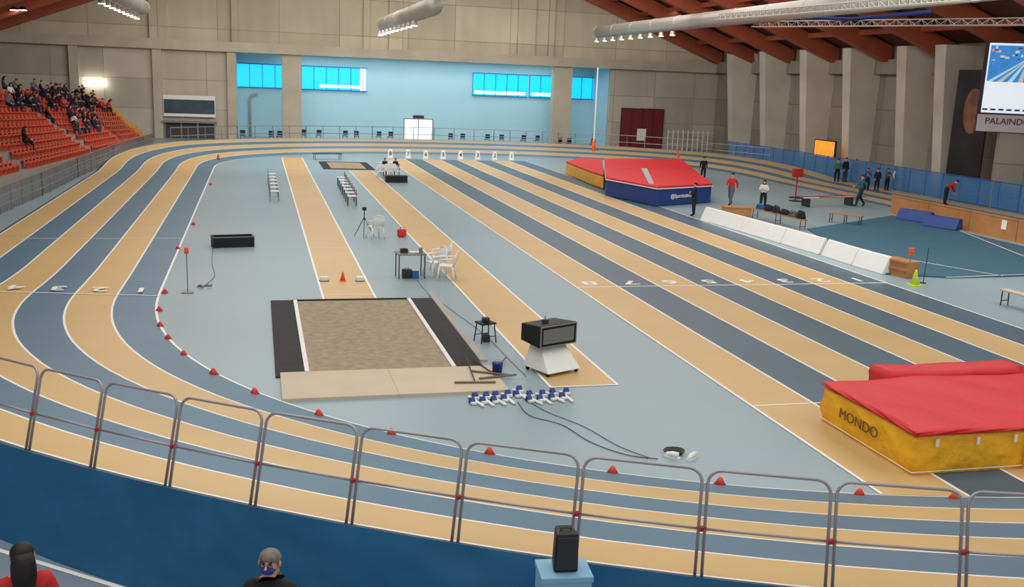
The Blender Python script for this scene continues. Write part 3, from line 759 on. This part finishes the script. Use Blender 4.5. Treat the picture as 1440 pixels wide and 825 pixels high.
for L_ in (wb,wc):
    for i in range(len(L_)-1):
        A,B=L_[i],L_[i+1]; d=(B-A); d.z=0; ln=d.length; rz=math.atan2(d.y,d.x)
        b=MB().hexa([(0.02,-.05,0),(ln-.02,-.05,0),(ln-.02,.35,0),(.02,.35,0)],[(.02,.2,.6),(ln-.02,.2,.6),(ln-.02,.3,.6),(.02,.3,.6)])
        single('foam_barrier',b,m_white,'white padded board standing on its edge beside the sprint lanes','barrier',(A.x,A.y,0),rz,group='white padded boards',bev=.03)
A=G(1238,383);B=G(1272,392); d=B-A; single('wooden_crate',MB().box((d.length/2,.3,.27),(d.length,.5,.54)).box((d.length/2,.03,.27),(d.length+.04,.05,.08)).box((d.length/2,.03,.5),(d.length+.04,.05,.06)),m_wood,'small brown wooden crate at the end of the white boards','crate',(A.x,A.y,0),math.atan2(d.y,d.x))
pts=[G(1135,323),G(1255,304),G(1440,348),G(1520,372),G(1440,388),G(1330,391),G(1246,386)]
fm=single('floor_mat',MB().hexa([(w_.x,w_.y,.005) for w_ in pts][::-1],[(w_.x,w_.y,.05) for w_ in pts][::-1]),m_teal,'large dark teal floor mat of the high jump area','mat')
for A,B in ((G(1330,392),G(1440,388)),(G(1250,362),G(1410,390)),(G(1340,322),G(1440,362))):
    lm=MB(); d=(B-A).normalized(); n_=Vector((-d.y,d.x,0))*.03; z=Vector((0,0,.055)); lm.poly([A-n_+z,B-n_+z,B+n_+z,A+n_+z])
    addo('white_marking',lm.mesh('wm',[m_line]),fm)
for (u,v) in ((1282,312),(1320,322)):
    q=G(u,v); single('gym_mat',MB().hexa([(-.85,-.1,0),(.85,-.1,0),(.85,.5,0),(-.85,.5,0)],[(-.85,.15,.5),(.85,.15,.5),(.85,.45,.5),(-.85,.45,.5)]),m_bluev,'blue vinyl gym mat resting beside the wooden wall','mat',(q.x,q.y,.05),-math.pi/2+.35,group='blue gym mats',bev=.05)
# ------------------------------------------------------------ cones
cb=MB().cyl((0,0,0),(0,0,.012),.13,.125,16).tube([(0,0,.01),(0,0,.12),(0,0,.15)],[.11,.045,.03],16)
cme=cb.mesh('marker_cone',[mat('cone_red',(225,70,50),.5)],True)
for (u,v) in [(232,412),(224,437),(225,459),(236,477),(258,500),(300,528),(358,556),(448,587),(550,614),(688,641),(861,668),(1012,684),(1208,700),(1340,706),(250,350),(272,316),(296,260)]:
    q=G(u,v); o=addo('marker_cone',cme,None,(q.x,q.y,.013)); tag(o,'small red marker cone on the inner line of the track','cone','red marker cones'); o.scale=(.9,)*3 if v>500 else (.7,)*3
def tcone(u,v,h,mt,label):
    q=G(u,v); T=thing('traffic_cone',label,'cone',(q.x,q.y,0)); k=h/.5
    part('cone_body',MB().tube([(0,0,.02),(0,0,h*.92),(0,0,h)],[.14*k,.035*k,.02*k],16),mt,T,True); part('base',MB().box((0,0,.015),(.36*k,.36*k,.03)),mt,T,bev=.01); part('stripe',MB().tube([(0,0,h*.45),(0,0,h*.62)],[.092*k,.07*k],16),m_whitep,T,True)
tcone(482,395,.28,m_orange,'orange traffic cone on the jump runway'); tcone(1286,401,.5,m_yel2,'yellow-green traffic cone beside the measuring post'); tcone(307,226,.45,mat('cone_red',(225,60,45)),'red traffic cone on the inner line of the track')
for u in (456,506):
    q=G(u,395); T=thing('marker_block','white and black marker block beside the take-off board','marker',(q.x,q.y,0),group='take-off markers')
    part('block_body',MB().box((0,0,.07),(.22,.14,.12)),m_white,T,bev=.01); part('base',MB().box((0,0,.01),(.26,.2,.02)),m_black,T)
b=MB().hexa([(-.2,-.12,0),(.2,-.12,0),(.2,.12,0),(-.2,.12,0)],[(-.13,-.08,.62),(.13,-.08,.62),(.13,.08,.62),(-.13,.08,.62)])
for k in range(8):
    x=X0+(k+.5)*w-.3; T=thing('lane_marker_box','white lane marker box with a number behind the sprint lanes','marker',(x,71.6,0),group='white lane marker boxes')
    part('box_body',b,[m_white],T,bev=.02); text_part('number',str(8-k),.4,m_dark,T,(0,-.13,.33),(math.pi/2,0,0))
# ------------------------------------------------------------ furniture
def monobloc(label,loc,rz,group=None):
    T=thing('plastic_chair',label,'chair',(loc[0],loc[1],0),rz,group)
    part('seat',MB().hexa([(-.22,-.22,.42),(.22,-.22,.42),(.19,.2,.41),(-.19,.2,.41)],[(-.22,-.22,.45),(.22,-.22,.45),(.19,.2,.435),(-.19,.2,.435)]),m_white,T,bev=.01)
    b=MB()
    b.tube([(-.2,.2,.43),(-.23,.27,.65),(-.16,.31,.84),(0,.33,.88),(.16,.31,.84),(.23,.27,.65),(.2,.2,.43)],.022,8)
    for k in range(-3,4): b.hexa([(k*.055-.018,.2,.44),(k*.055+.018,.2,.44),(k*.055+.018,.215,.44),(k*.055-.018,.215,.44)],[(k*.055-.018,.31,.85),(k*.055+.018,.31,.85),(k*.055+.018,.325,.85),(k*.055-.018,.325,.85)])
    part('backrest',b,m_white,T,True)
    for (x,y) in((-1,-1),(1,-1),(-1,1),(1,1)): part('leg',MB().cyl((x*.2,y*.19,.43),(x*.26,y*.25,0),.032,.022,8),m_white,T,True)
    for x in(-1,1): part('armrest',MB().tube([(x*.24,-.22,.43),(x*.27,-.2,.63),(x*.27,.05,.65),(x*.23,.27,.66)],[.02,.024,.026,.02],8),m_white,T,True)
    return T
ch=monobloc('white plastic armchair beside the tripod',g2(528,335),math.pi+.3)
for (u,v,rz) in((611,388,-1.2),(628,393,-1.9),(619,381,-1.5)):
    monobloc('white plastic armchair beside the judges table',g2(u,v),rz,'white plastic chairs at the table')
def row_chair(dark,label,loc,rz,group):
    T=thing('chair',label,'chair',(loc[0],loc[1],0),rz,group); mt=m_dark if dark else m_grey
    part('seat',MB().box((0,0,.44),(.42,.4,.04)),m_white if dark else m_whitep,T,bev=.01); part('backrest',MB().box((0,.2,.68),(.42,.03,.2)),m_white if dark else m_board,T,bev=.01)
    for (x,y) in((-1,-1),(1,-1),(-1,1),(1,1)): part('leg',MB().cyl((x*.19,y*.18,.44 if y<0 else .72),(x*.2,y*.19,0),.015,n=6),mt,T)
    return T
base=row_chair(False,'white chair in a row beside the runway',G(386,282),math.pi/2,'row of white chairs')
A=G(386,282);B=G(382,256)
for i in range(1,6): q=A.lerp(B,i/5); dup(base,(q.x,q.y,0),math.pi/2)
A=G(495,289);B=G(480,261)
base=row_chair(True,'white-topped chair with dark legs in a row',A,-math.pi/2,'row of dark-legged chairs')
for i in range(1,7): q=A.lerp(B,i/6); dup(base,(q.x,q.y,0),-math.pi/2)
base=None
for i in range(30):
    u=345+i*17+random.uniform(-5,5)
    if 555<u<620 or i%3==1: continue
    q=WY(u,193,87.0+ (2.5 if 424<u<777 else -.6)); loc=(q.x,q.y,0)
    if base is None:
        T=thing('chair','dark navy plastic chair near the far wall','chair',loc,math.pi,'dark chairs near the far wall',.95)
        part('seat',MB().box((0,0,.45),(.45,.42,.05)),m_navyc,T,bev=.01); part('backrest',MB().box((0,.21,.75),(.45,.04,.4)),m_navyc,T,bev=.01)
        for (x,y) in((-1,-1),(1,-1),(-1,1),(1,1)): part('leg',MB().cyl((x*.19,y*.18,.45),(x*.2,y*.19,0),.018,n=6),m_dark,T)
        base=T
    else: dup(base,loc,math.pi+random.uniform(-.3,.3))
q=G(578,391); T=thing('folding_table','grey-topped table with dark legs and equipment on it','table',(q.x,q.y,0),.05)
part('tabletop',MB().box((0,.15,.72),(.85,.6,.035)),mat('table_top',(120,118,118),.5),T,bev=.008)
for x in(-1,1):
    for y in(-1,1): part('leg',MB().cyl((x*.38,.15+y*.26,.71),(x*.38,.15+y*.26,0),.018,n=6),mat('leg_red',(80,30,34),.5),T)
for i,(dx,dy,s,mt,lb) in enumerate(((-.2,.15,(.22,.16,.12),m_dark,'small dark equipment case on the table'),(.12,.2,(.3,.21,.02),m_white,'white paper sheets on the table'),(.28,.05,(.1,.1,.16),m_grey,'grey measuring device on the table'))):
    single('equipment_case' if i!=1 else 'paper_sheet',MB().box((0,0,s[2]/2),s).box((0,0,s[2]+.006),(s[0]*.5,s[1]*.4,.012)),mt,lb,'equipment',(q.x+dx,q.y+dy,.738),bev=.006)
q=G(572,391); T=thing('equipment_box','small dark box under the judges table','box',(q.x,q.y+.05,0)); part('box_body',MB().box((0,0,.13),(.26,.22,.26)),m_dark,T,bev=.02); part('handle',MB().tube([(-.06,0,.26),(-.06,0,.3),(.06,0,.3),(.06,0,.26)],.01,6),m_black,T)
q=G(584,391); T=thing('equipment_box','small blue box under the judges table','box',(q.x,q.y+.05,0)); part('box_body',MB().box((0,0,.12),(.2,.22,.24)),m_fence,T,bev=.02); part('lid',MB().box((0,0,.25),(.21,.23,.03)),m_white,T,bev=.005)
q=G(565,333); T=thing('bag','red sports bag standing on the runway','bag',(q.x,q.y,0),.2); part('bag_body',MB().box((0,0,.15),(.32,.22,.28)),m_red,T,bev=.05); part('handle',MB().tube([(-.08,0,.28),(-.06,0,.36),(.06,0,.36),(.08,0,.28)],.012,6),m_black,T)
q=G(512,334); T=thing('tripod','black camera tripod with a small camera','tripod',(q.x,q.y,0))
for k in range(3):
    an=k*2.094+.4; part('leg',MB().cyl((0,0,.75),(.42*math.cos(an),.42*math.sin(an),0),.016,.01,6),m_black,T)
part('centre_column',MB().cyl((0,0,.6),(0,0,1.0),.018,n=6),m_dark,T); part('camera',MB().box((0,0,1.06),(.14,.2,.11)).cyl((0,-.1,1.06),(0,-.18,1.06),.035),m_black,T,bev=.01)
q0=G(300,349);q1=G(358,347); d=q1-q0; T=thing('storage_trunk','long open black box lying on the infield','box',(q0.x,q0.y,0),math.atan2(d.y,d.x)); L=d.length
part('box_body',MB().box((L/2,.02,.18),(L,.03,.36)).box((L/2,.5,.18),(L,.03,.36)).box((.015,.26,.18),(.03,.45,.36)).box((L-.015,.26,.18),(.03,.45,.36)).box((L/2,.26,.02),(L,.45,.03)),m_black,T)
part('edge_trim',MB().box((L/2,0,.35),(L+.02,.02,.03)).box((L/2,.53,.35),(L+.02,.02,.03)),m_grey,T)
def post(u,v,h,label,ht,tx=.12):
    q=G(u,v); T=thing('measuring_post',label,'post',(q.x,q.y,0)); part('pole',MB().cyl((0,0,0),(0,0,h),.014,n=8),m_grey,T); part('base',MB().box((0,0,.015),(.3,.3,.03)),m_grey,T,bev=.005); part('sensor_head',MB().box((0,0,h-ht/2),(tx,.1,ht)).cyl((0,-.05,h-ht/2),(0,-.09,h-ht/2),.035),m_orange,T,bev=.01,label='orange sensor head')
post(264,411,1.2,'thin grey post with orange sensor head beside the track',.16,.11); post(1277,391,1.0,'thin grey post with orange sensor head near the cone',.24,.14)
q=G(1298,398); single('marker_rod',MB().cyl((0,0,0),(.05,0,1.15),.012,n=6).cyl((0,0,0),(0,0,.02),.1,n=12),m_dark,'thin dark rod standing on the floor','rod',(q.x,q.y,0))
def shoe(loc,rz,mt,label):
    T=thing('sports_shoe',label,'shoe',(loc[0],loc[1],0),rz)
    part('sole',MB().hexa([(-.04,-.13,0),(.04,-.13,0),(.045,.1,0),(0,.15,0),(-.045,.1,0)],[(-.04,-.13,.025),(.04,-.13,.025),(.045,.1,.025),(0,.15,.025),(-.045,.1,.025)]),m_white,T)
    part('upper',MB().tube([(0,-.1,.06),(0,0,.065),(0,.08,.045),(0,.13,.03)],[.045,.042,.036,.015],10),mt,T,True)
shoe(G(283,405),1.0,m_grey,'grey sports shoe lying on the infield'); shoe(G(293,404),1.5,m_grey,'grey sports shoe lying on the infield')
q=G(945,643); shoe(q,.8,m_white,'white sports shoe beside the cable coil'); shoe(q+Vector((.3,-.1,0)),2.2,m_whitep,'white sports shoe beside the cable coil')
b=MB()
for k in range(3): b.tube([(.13*math.cos(t_)*(1+.15*k),.1*math.sin(t_)*(1+.2*k),.015+.02*k) for t_ in [j*math.pi/8 for j in range(16)]],.012,6,0,True)
single('cable_coil',b,m_dark,'dark coiled cable lying on the floor','cable',(q.x+.1,q.y+.16,0),smooth=True)
def cable(pts,label,mt=m_black,r_=.012):
    P_=[G(u,v) for u,v in pts]; out=[]
    for i in range(len(P_)-1):
        a0=P_[max(i-1,0)];a1=P_[i];a2=P_[i+1];a3=P_[min(i+2,len(P_)-1)]
        for k in range(6):
            t=k/6; out.append(.5*((2*a1)+(a2-a0)*t+(2*a0-5*a1+4*a2-a3)*t*t+(3*a1-a0-3*a2+a3)*t**3)+Vector((0,0,.013)))
    out.append(P_[-1]+Vector((0,0,.013))); single('floor_cable',MB().tube(out,r_,6),mt,label,'cable',smooth=True)
cable([(728,566),(745,585),(790,598),(830,622),(880,640),(925,646)],'thin black cable running over the floor',m_dark,.007)
cable([(735,560),(770,580),(820,600),(870,628),(912,644)],'thin grey cable running over the floor',m_dark,.006)
cable([(586,393),(600,410),(640,440),(680,470),(720,510),(740,530)],'thin grey cable from the judges table',m_dark,.005)
cable([(300,345),(298,370),(302,388),(290,400)],'thin grey cable beside the black box',m_dark,.006)
q=G(682,480); T=thing('stool','black metal stool with a small item on the seat','stool',(q.x,q.y,0),.3)
part('seat',MB().box((0,0,.44),(.38,.34,.04)),m_black,T,bev=.01)
for x in(-1,1):
    for y in(-1,1): part('leg',MB().cyl((x*.15,y*.13,.44),(x*.19,y*.17,0),.014,n=6),m_black,T)
part('crossbar',MB().cyl((-.18,-.16,.15),(.18,-.16,.15),.01,n=6).cyl((-.18,.16,.15),(.18,.16,.15),.01,n=6),m_black,T)
single('equipment_case',MB().box((0,0,.05),(.16,.14,.10)).box((0,-.08,.05),(.08,.02,.06)),m_dark,'small dark device resting on the stool','equipment',(q.x,q.y,.46),bev=.01)
single('equipment_case',MB().box((0,0,.08),(.16,.16,.16)).box((0,0,.17),(.1,.1,.02)),m_dark,'small dark device under the stool','equipment',(q.x+.02,q.y,0),bev=.01)
# display trolley
q=G(774,520); T=thing('display_board_trolley','black electronic distance display mounted on a white wheeled trolley','display board',(q.x,q.y,0),.42)
part('trolley_body',MB().hexa([(-.44,-.44,.08),(.44,-.44,.08),(.44,.36,.08),(-.44,.36,.08)],[(-.3,0,.56),(.34,0,.56),(.34,.32,.56),(-.3,.32,.56)]),m_whitep,T,bev=.015)
D=part('display_housing',MB().hexa([(-.48,-.18,.56),(.48,-.18,.56),(.45,.46,.6),(-.45,.46,.6)],[(-.48,-.2,1.02),(.48,-.2,1.02),(.45,.46,.96),(-.45,.46,.96)]),m_black,T,bev=.015)
part('screen',MB().box((0,-.205,.79),(.82,.014,.30)),mat('screen_dark',(110,114,112),.25),D)
part('frame',MB().box((0,-.21,1.0),(.96,.02,.022)).box((0,-.2,.58),(.96,.02,.022)).box((-.47,-.205,.79),(.022,.02,.42)).box((.47,-.205,.79),(.022,.02,.42)),m_grey,D)
for x in(-.38,.38):
    for y in(-.36,.28): part('wheel',MB().cyl((x-.02,y,.045),(x+.02,y,.045),.045,n=14),m_black,T)
single('handheld_device',MB().box((0,0,.03),(.12,.1,.06)).cyl((0,0,.06),(0,0,.14),.008,n=6),m_dark,'small device on top of the display board','device',(q.x-.15,q.y+.05,1.0))
def rake(A,B,label,mt=m_wood):
    A=Vector(A);B=Vector(B); T=thing('rake',label,'rake',(A.x,A.y,0.06)); d=B-A; d.z=0
    part('handle',MB().cyl((0,0,.03),(d.x,d.y,.02+B.z),.013,n=8),mt,T); n_=Vector((-d.y,d.x,0)).normalized(); 
    hb=MB().tube([n_*-.4+Vector((0,0,.025)),n_*.4+Vector((0,0,.025))],.022,6); part('rake_head',hb,mat('rake_wood',(120,104,84),.6),T)
rake(G(668,543),G(655,507),'wooden rake lying on the beige board',mat('handle_dark',(60,50,45),.6)); rake(G(700,535),G(664,510),'wooden levelling rake lying near the pit',mat('handle_dark',(60,50,45),.6)); 
rake(G(690,530),G(712,507),'wooden rake with red handle lying near the pit',m_redc)
q=G(699,527); T=thing('bucket','blue plastic bucket next to the rakes','bucket',(q.x,q.y,0)); part('bucket_body',MB().tube([(0,0,0),(0,0,.24),(0,0,.25)],[.09,.11,.12],16),mat('bucket_blue',(40,50,140),.4),T,True); part('handle',MB().tube([(.11*math.cos(t_),0,.24+.08*math.sin(t_)) for t_ in [j*math.pi/8 for j in range(9)]],.006,5),m_grey,T)
def sblock(loc,rz,grp='starting blocks'):
    T=thing('starting_block','metal starting block with blue and white foot pedals','starting block',(loc[0],loc[1],0),rz,grp)
    part('centre_rail',MB().box((0,0,.03),(.06,.62,.035)),m_whitep,T,bev=.005)
    for (x,y) in((-.09,-.12),(.09,.12)):
        part('foot_pedal',MB().hexa([(x-.045,y,.015),(x+.045,y,.015),(x+.045,y+.16,.015),(x-.045,y+.16,.015)],[(x-.045,y+.09,.12),(x+.045,y+.09,.12),(x+.045,y+.12,.12),(x-.045,y+.12,.12)],0).box((x,y+.02,.035),(.10,.08,.04),1),[m_bluev,m_white],T)
    return T
sb=sblock(G(669,566),.25)
for i,(u,v,rz) in enumerate(((684,565,.2),(699,564,.3),(714,562,.15),(731,556,.2),(748,563,.35),(764,562,.2),(780,560,.3),(796,559,.1))): q=G(u,v); dup(sb,(q.x,q.y,0),rz)
def bench(A,B,label,top=m_whitep,h=.45,wd=.3,legs=3,group=None):
    A=Vector(A);B=Vector(B); d=B-A; L=d.length; T=thing('bench',label,'bench',(A.x,A.y,0),math.atan2(d.y,d.x),group)
    part('seat',MB().box((L/2,0,h),(L,wd,.05)),top,T,bev=.008)
    for i in range(legs):
        x=.1+(L-.2)*i/(legs-1); part('leg',MB().cyl((x,-wd*.4,h),(x,-wd*.45,0),.018,n=6).cyl((x,wd*.4,h),(x,wd*.45,0),.018,n=6).cyl((x,-wd*.4,.15),(x,wd*.4,.15),.014,n=6),m_dark,T)
bench(G(1408,428),G(1450,440),'wooden bench with dark legs standing at the side',m_board,legs=2)
bench(G(1060,306),G(1130,324),'long bench loaded with bags and clothes',m_wood); bench(G(1165,312),G(1212,318),'brown bench near the high jump area',m_wood)
A=G(1060,306);B=G(1130,324); rzb=math.atan2((B-A).y,(B-A).x)
for i,(t,c,hh_) in enumerate(((.12,'blue',.26),(.3,'black',.3),(.45,'navy',.34),(.62,'black',.26),(.78,'grey',.3),(.93,'black',.36))):
    q=A.lerp(B,t)
    T=thing('sports_bag','%s sports bag resting on the bench'%c,'bag',(q.x,q.y,.475),rzb+random.uniform(-.3,.3),'bags on the bench')
    part('bag_body',MB().hexa([(-.22,-.14,0),(.22,-.14,0),(.22,.14,0),(-.22,.14,0)],[(-.17,-.07,hh_),(.15,-.08,hh_*.85),(.16,.08,hh_*.9),(-.16,.07,hh_)]),CL[c],T,True,bev=.05); part('shoulder_strap',MB().tube([(-.15,-.1,hh_*.7),(0,-.17,.1),(.15,-.1,hh_*.7)],.015,6),m_black,T)
q=G(1035,303); single('wooden_crate',MB().box((0,0,.22),(1.3,.5,.44)).box((0,-.26,.4),(1.32,.03,.06)),m_wood,'low brown wooden box on the floor','box',(q.x,q.y,0),-.3,bev=.01)
q0=G(1112,291);q1=G(1212,288)
T=thing('pole_rack','low rack holding vaulting poles','rack',(q0.x,q0.y,0)); d=q1-q0
for t in(.2,.8): part('rack_stand',MB().box(d*t+Vector((0,0,.22)),(.1,.7,.44)),m_dark,T)
for i in range(5):
    off_=Vector((0,-.25+.12*i,.46+.02)); single('vaulting_pole',MB().cyl(q0+off_,q1+off_+Vector((0,random.uniform(-.2,.2),0)),.03,n=8).cyl(q0+off_,q0+off_+d*.12,.036,n=8,m=1),[[m_white,m_orange,m_dark,mat('pole_blue',(60,100,170),.4),m_redc][i],m_dark],'long vaulting pole resting on the rack','pole',group='vaulting poles')
q=G(1118,283); T=thing('display_post','red box on a thin red post near the vault area','sign post',(q.x,q.y,0)); Zc=(Vector(q)-C).dot(Fw); hh=45*Zc/F
part('pole',MB().cyl((0,0,0),(0,0,hh-.3),.04,n=8),m_redc,T); part('display_box',MB().box((0,0,hh-.2),(.55,.25,.45)),m_redc,T,bev=.02); part('base',MB().box((0,0,.03),(.5,.5,.06)),m_dark,T)
q=G(557,256); T=thing('loudspeaker_box','low black box on the infield near the far judges','box',(q.x,q.y,0)); part('box_body',MB().box((0,0,.17),(1.2,.6,.34)),m_black,T,bev=.02); part('lid',MB().box((0,0,.355),(1.24,.64,.03)),m_dark,T)
bench(G(532,246),G(562,246),'white table of the far judges',m_white,.72,.6,2)
for i in range(3): q=G(536+i*11,250); dup(bpy.data.objects['plastic_chair'],(q.x,q.y,0),.3*i,.9,'white plastic armchair near the far judges table')
bench(G(440,224),G(480,224),'low dark bench at the far end of the runway',m_dark,.4,.5,2)
# ------------------------------------------------------------ wall items
def wallpanel(name,u0,v0,u1,v1,Y,mt,label,cat,th=.08):
    A=WY(u0,v0,Y);B=WY(u1,v1,Y); b=MB().box(((A.x+B.x)/2,Y,(A.z+B.z)/2),(abs(B.x-A.x),th,abs(A.z-B.z)))
    o=single(name,b,mt,label,cat); return o,A,B
o,A,B=wallpanel('banner',229,133,303,165,YB-.35,m_white,'white banner with a dark landscape picture on the concrete wall','banner')
part('banner_picture',MB().box(((A.x+B.x)/2,YB-.40,(A.z+B.z)/2-.05),(abs(B.x-A.x)-.1,.02,abs(A.z-B.z)*.66)),mat('picture_dark',(58,72,86),.6,.4,1),o)
o,A,B=wallpanel('light_sign',117,110,150,122,YB-.45,m_lamp,'bright white light box high on the wall','sign')
o,A,B=wallpanel('exit_sign',581,162,596,168,YR-.1,m_dark,'small dark sign above the door','sign')
q=WX(1160,209,XR-2.5); T=single('lit_sign',MB().box((0,0,0),(.1,2.6,1.1)),mat('sign_amber',(230,150,40),.4,emit=(255,150,40),es=.8,var=.5,scale=3),'amber illuminated sign near the wall','sign',(q.x,q.y,q.z))
part('frame',MB().box((0.02,0,.58),(.14,2.7,.08)).box((.02,0,-.58),(.14,2.7,.08)).box((.02,1.33,0),(.14,.08,1.2)).box((.02,-1.33,0),(.14,.08,1.2)),m_dark,T)
part('leg',MB().cyl((.02,-1.2,-.6),(.02,-1.2,-q.z),.04,n=6).cyl((.02,1.2,-.6),(.02,1.2,-q.z),.04,n=6),m_dark,T)
Xm=XR-2.5
A=WX(1350,98,Xm);B=WX(1384,200,Xm)
b=MB().box((Xm,(A.y+B.y)/2,A.z/2),(.1,abs(A.y-B.y),A.z))
o=single('mural_banner',b,mat('mural_dark',(38,30,32),.6,.5,.8),'tall dark banner with a portrait picture by the wall','banner')
ym=(A.y+B.y)/2; zm=A.z*.62
b=MB().sph((Xm-.06,ym-.2,zm+.5),(.03,.8,1.3),16)
part('portrait',b,mat('mural_skin',(126,80,64),.6,.5,1.2),o,True)
# scoreboard
Ys=46.5
A=WY(1389,58,Ys); B=WY(1389,160,Ys); Cq=WY(1389,185,Ys); wdt=3.9
T=thing('scoreboard','large lit video scoreboard on a concrete support','scoreboard',(A.x,Ys,0),-.5)
part('housing',MB().box((wdt/2,.2,(A.z+Cq.z)/2),(wdt,.4,A.z-Cq.z)),m_dark,T)
zs=A.z-B.z
S=part('screen',MB().box((wdt/2+.08,-.02,(A.z+B.z)/2),(wdt-.1,.03,zs-.15)),mat('screen_white',(235,240,245),.3,emit=(225,235,245),es=.6),T)
px0,pz0,pw,ph=.2,A.z-zs*.55,wdt-.35,zs*.5
sb_=MB().poly([(px0,-.05,pz0),(px0+pw,-.05,pz0),(px0+pw,-.05,pz0+ph),(px0,-.05,pz0+ph)],0)
for k in range(7):
    x=px0+pw*k/7; sb_.poly([(x,-.055,pz0),(x+pw*.07,-.055,pz0),(px0+pw*.5+k*.06,-.055,pz0+ph*.6),(px0+pw*.48+k*.06,-.055,pz0+ph*.6)],1+k%2)
rs=random.Random(9)
for k in range(26):
    x=px0+pw*rs.uniform(.02,.9); z=pz0+ph*rs.uniform(.55,.92); ww=rs.uniform(.08,.3); hh_=rs.uniform(.05,.14)
    sb_.poly([(x,-.058-.0005*k,z),(x+ww,-.058-.0005*k,z),(x+ww,-.058-.0005*k,z+hh_),(x,-.058-.0005*k,z+hh_)],rs.choice([1,1,2,4,4,3]))
part('screen_picture',sb_,[mat('screen_blue',(40,110,190),.3,.4,2,emit=(60,140,210),es=.6),mat('screen_cyan',(150,200,220),.3,emit=(170,215,235),es=.6),mat('screen_tan',(190,180,170),.3,emit=(200,200,190),es=.5),mat('screen_red',(200,70,60),.3,emit=(200,70,60),es=.4),mat('screen_navy',(20,40,90),.3,emit=(20,50,110),es=.5)],S)
cap=MB()
for k in range(9): cap.box((.3+k*.4,-.06,B.z+.25),(.26,.02,.10))
part('caption_strip',cap,mat('caption_blue',(60,90,150),.4),S)
part('sign_panel',MB().box((wdt/2,-.02,(B.z+Cq.z)/2),(wdt,.04,B.z-Cq.z-.05)),mat('panel_grey',(200,190,196),.5),T)
text_part('lettering','PALAINDOOR',.46,mat('lettering_maroon',(90,50,60),.5),T,(1.85,-.05,(B.z+Cq.z)/2+.1),(math.pi/2,0,0))
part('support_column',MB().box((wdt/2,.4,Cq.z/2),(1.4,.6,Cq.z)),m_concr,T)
for i in range(9):
    q=WY(938+i*7,212,86.5); single('gate_post',MB().cyl((0,0,0),(0,0,1.9),.05,n=6).box((.3,0,1.7),(.6,.04,.05)).box((.3,0,.6),(.6,.04,.05)),m_whitep,'white post of the gate near the far corner','post',(q.x,q.y,0),group='white posts near the far corner')
single('drain_pipe',MB().tube([(0,0,0),(0,0,3.2),(.15,0,3.6),(.7,0,3.8)],.12,8),m_duct,'grey ventilation pipe bending up the wall','pipe',(WY(352,190,YR-.4).x,YR-.4,.0),smooth=True)
lm=MB(); A=G(-20,768,ZP);B=G(175,828,ZP); d=(B-A).normalized(); n_=Vector((-d.y,d.x,0))*.03; z=Vector((0,0,.006)); lm.poly([A-n_+z,B-n_+z,B+n_+z,A+n_+z]); struct(addo('trim_40',lm.mesh('x',[m_line])))
# ------------------------------------------------------------ lights
def area(x,y,z,sx,sy,e,col=(1,.97,.92),rot=(0,0,0)):
    l=bpy.data.lights.new('area','AREA'); l.shape='RECTANGLE'; l.size=sx; l.size_y=sy; l.energy=e; l.color=col
    o=bpy.data.objects.new('ceiling_or_fill_light',l); COL.objects.link(o); o.location=(x,y,z); o.rotation_euler=rot
for y in (12,32,52,72):
    for x in (0,24): area(x,y,13.5 if y<60 else 14.5,18,14,1720,(1,.98,.94))
area(11,60,13.5,40,4,3600,(1,.97,.92),(math.radians(75),0,0))  # added fill without a fixture, tilted to brighten the back wall
area(16,30,13,4,24,1500,(1,.97,.93),(math.radians(20),math.radians(-70),0))  # added side fill without a fixture, brightens the right wall
area((xa+xb)/2,90.5,7.3,26,3,600,(.9,.97,1))
wd=bpy.data.worlds.new('w'); SC.world=wd; wd.use_nodes=True; wd.node_tree.nodes['Background'].inputs[0].default_value=(.94,.96,1,1); wd.node_tree.nodes['Background'].inputs[1].default_value=.65
SC.view_settings.view_transform='Standard'
bpy.context.view_layer.update()
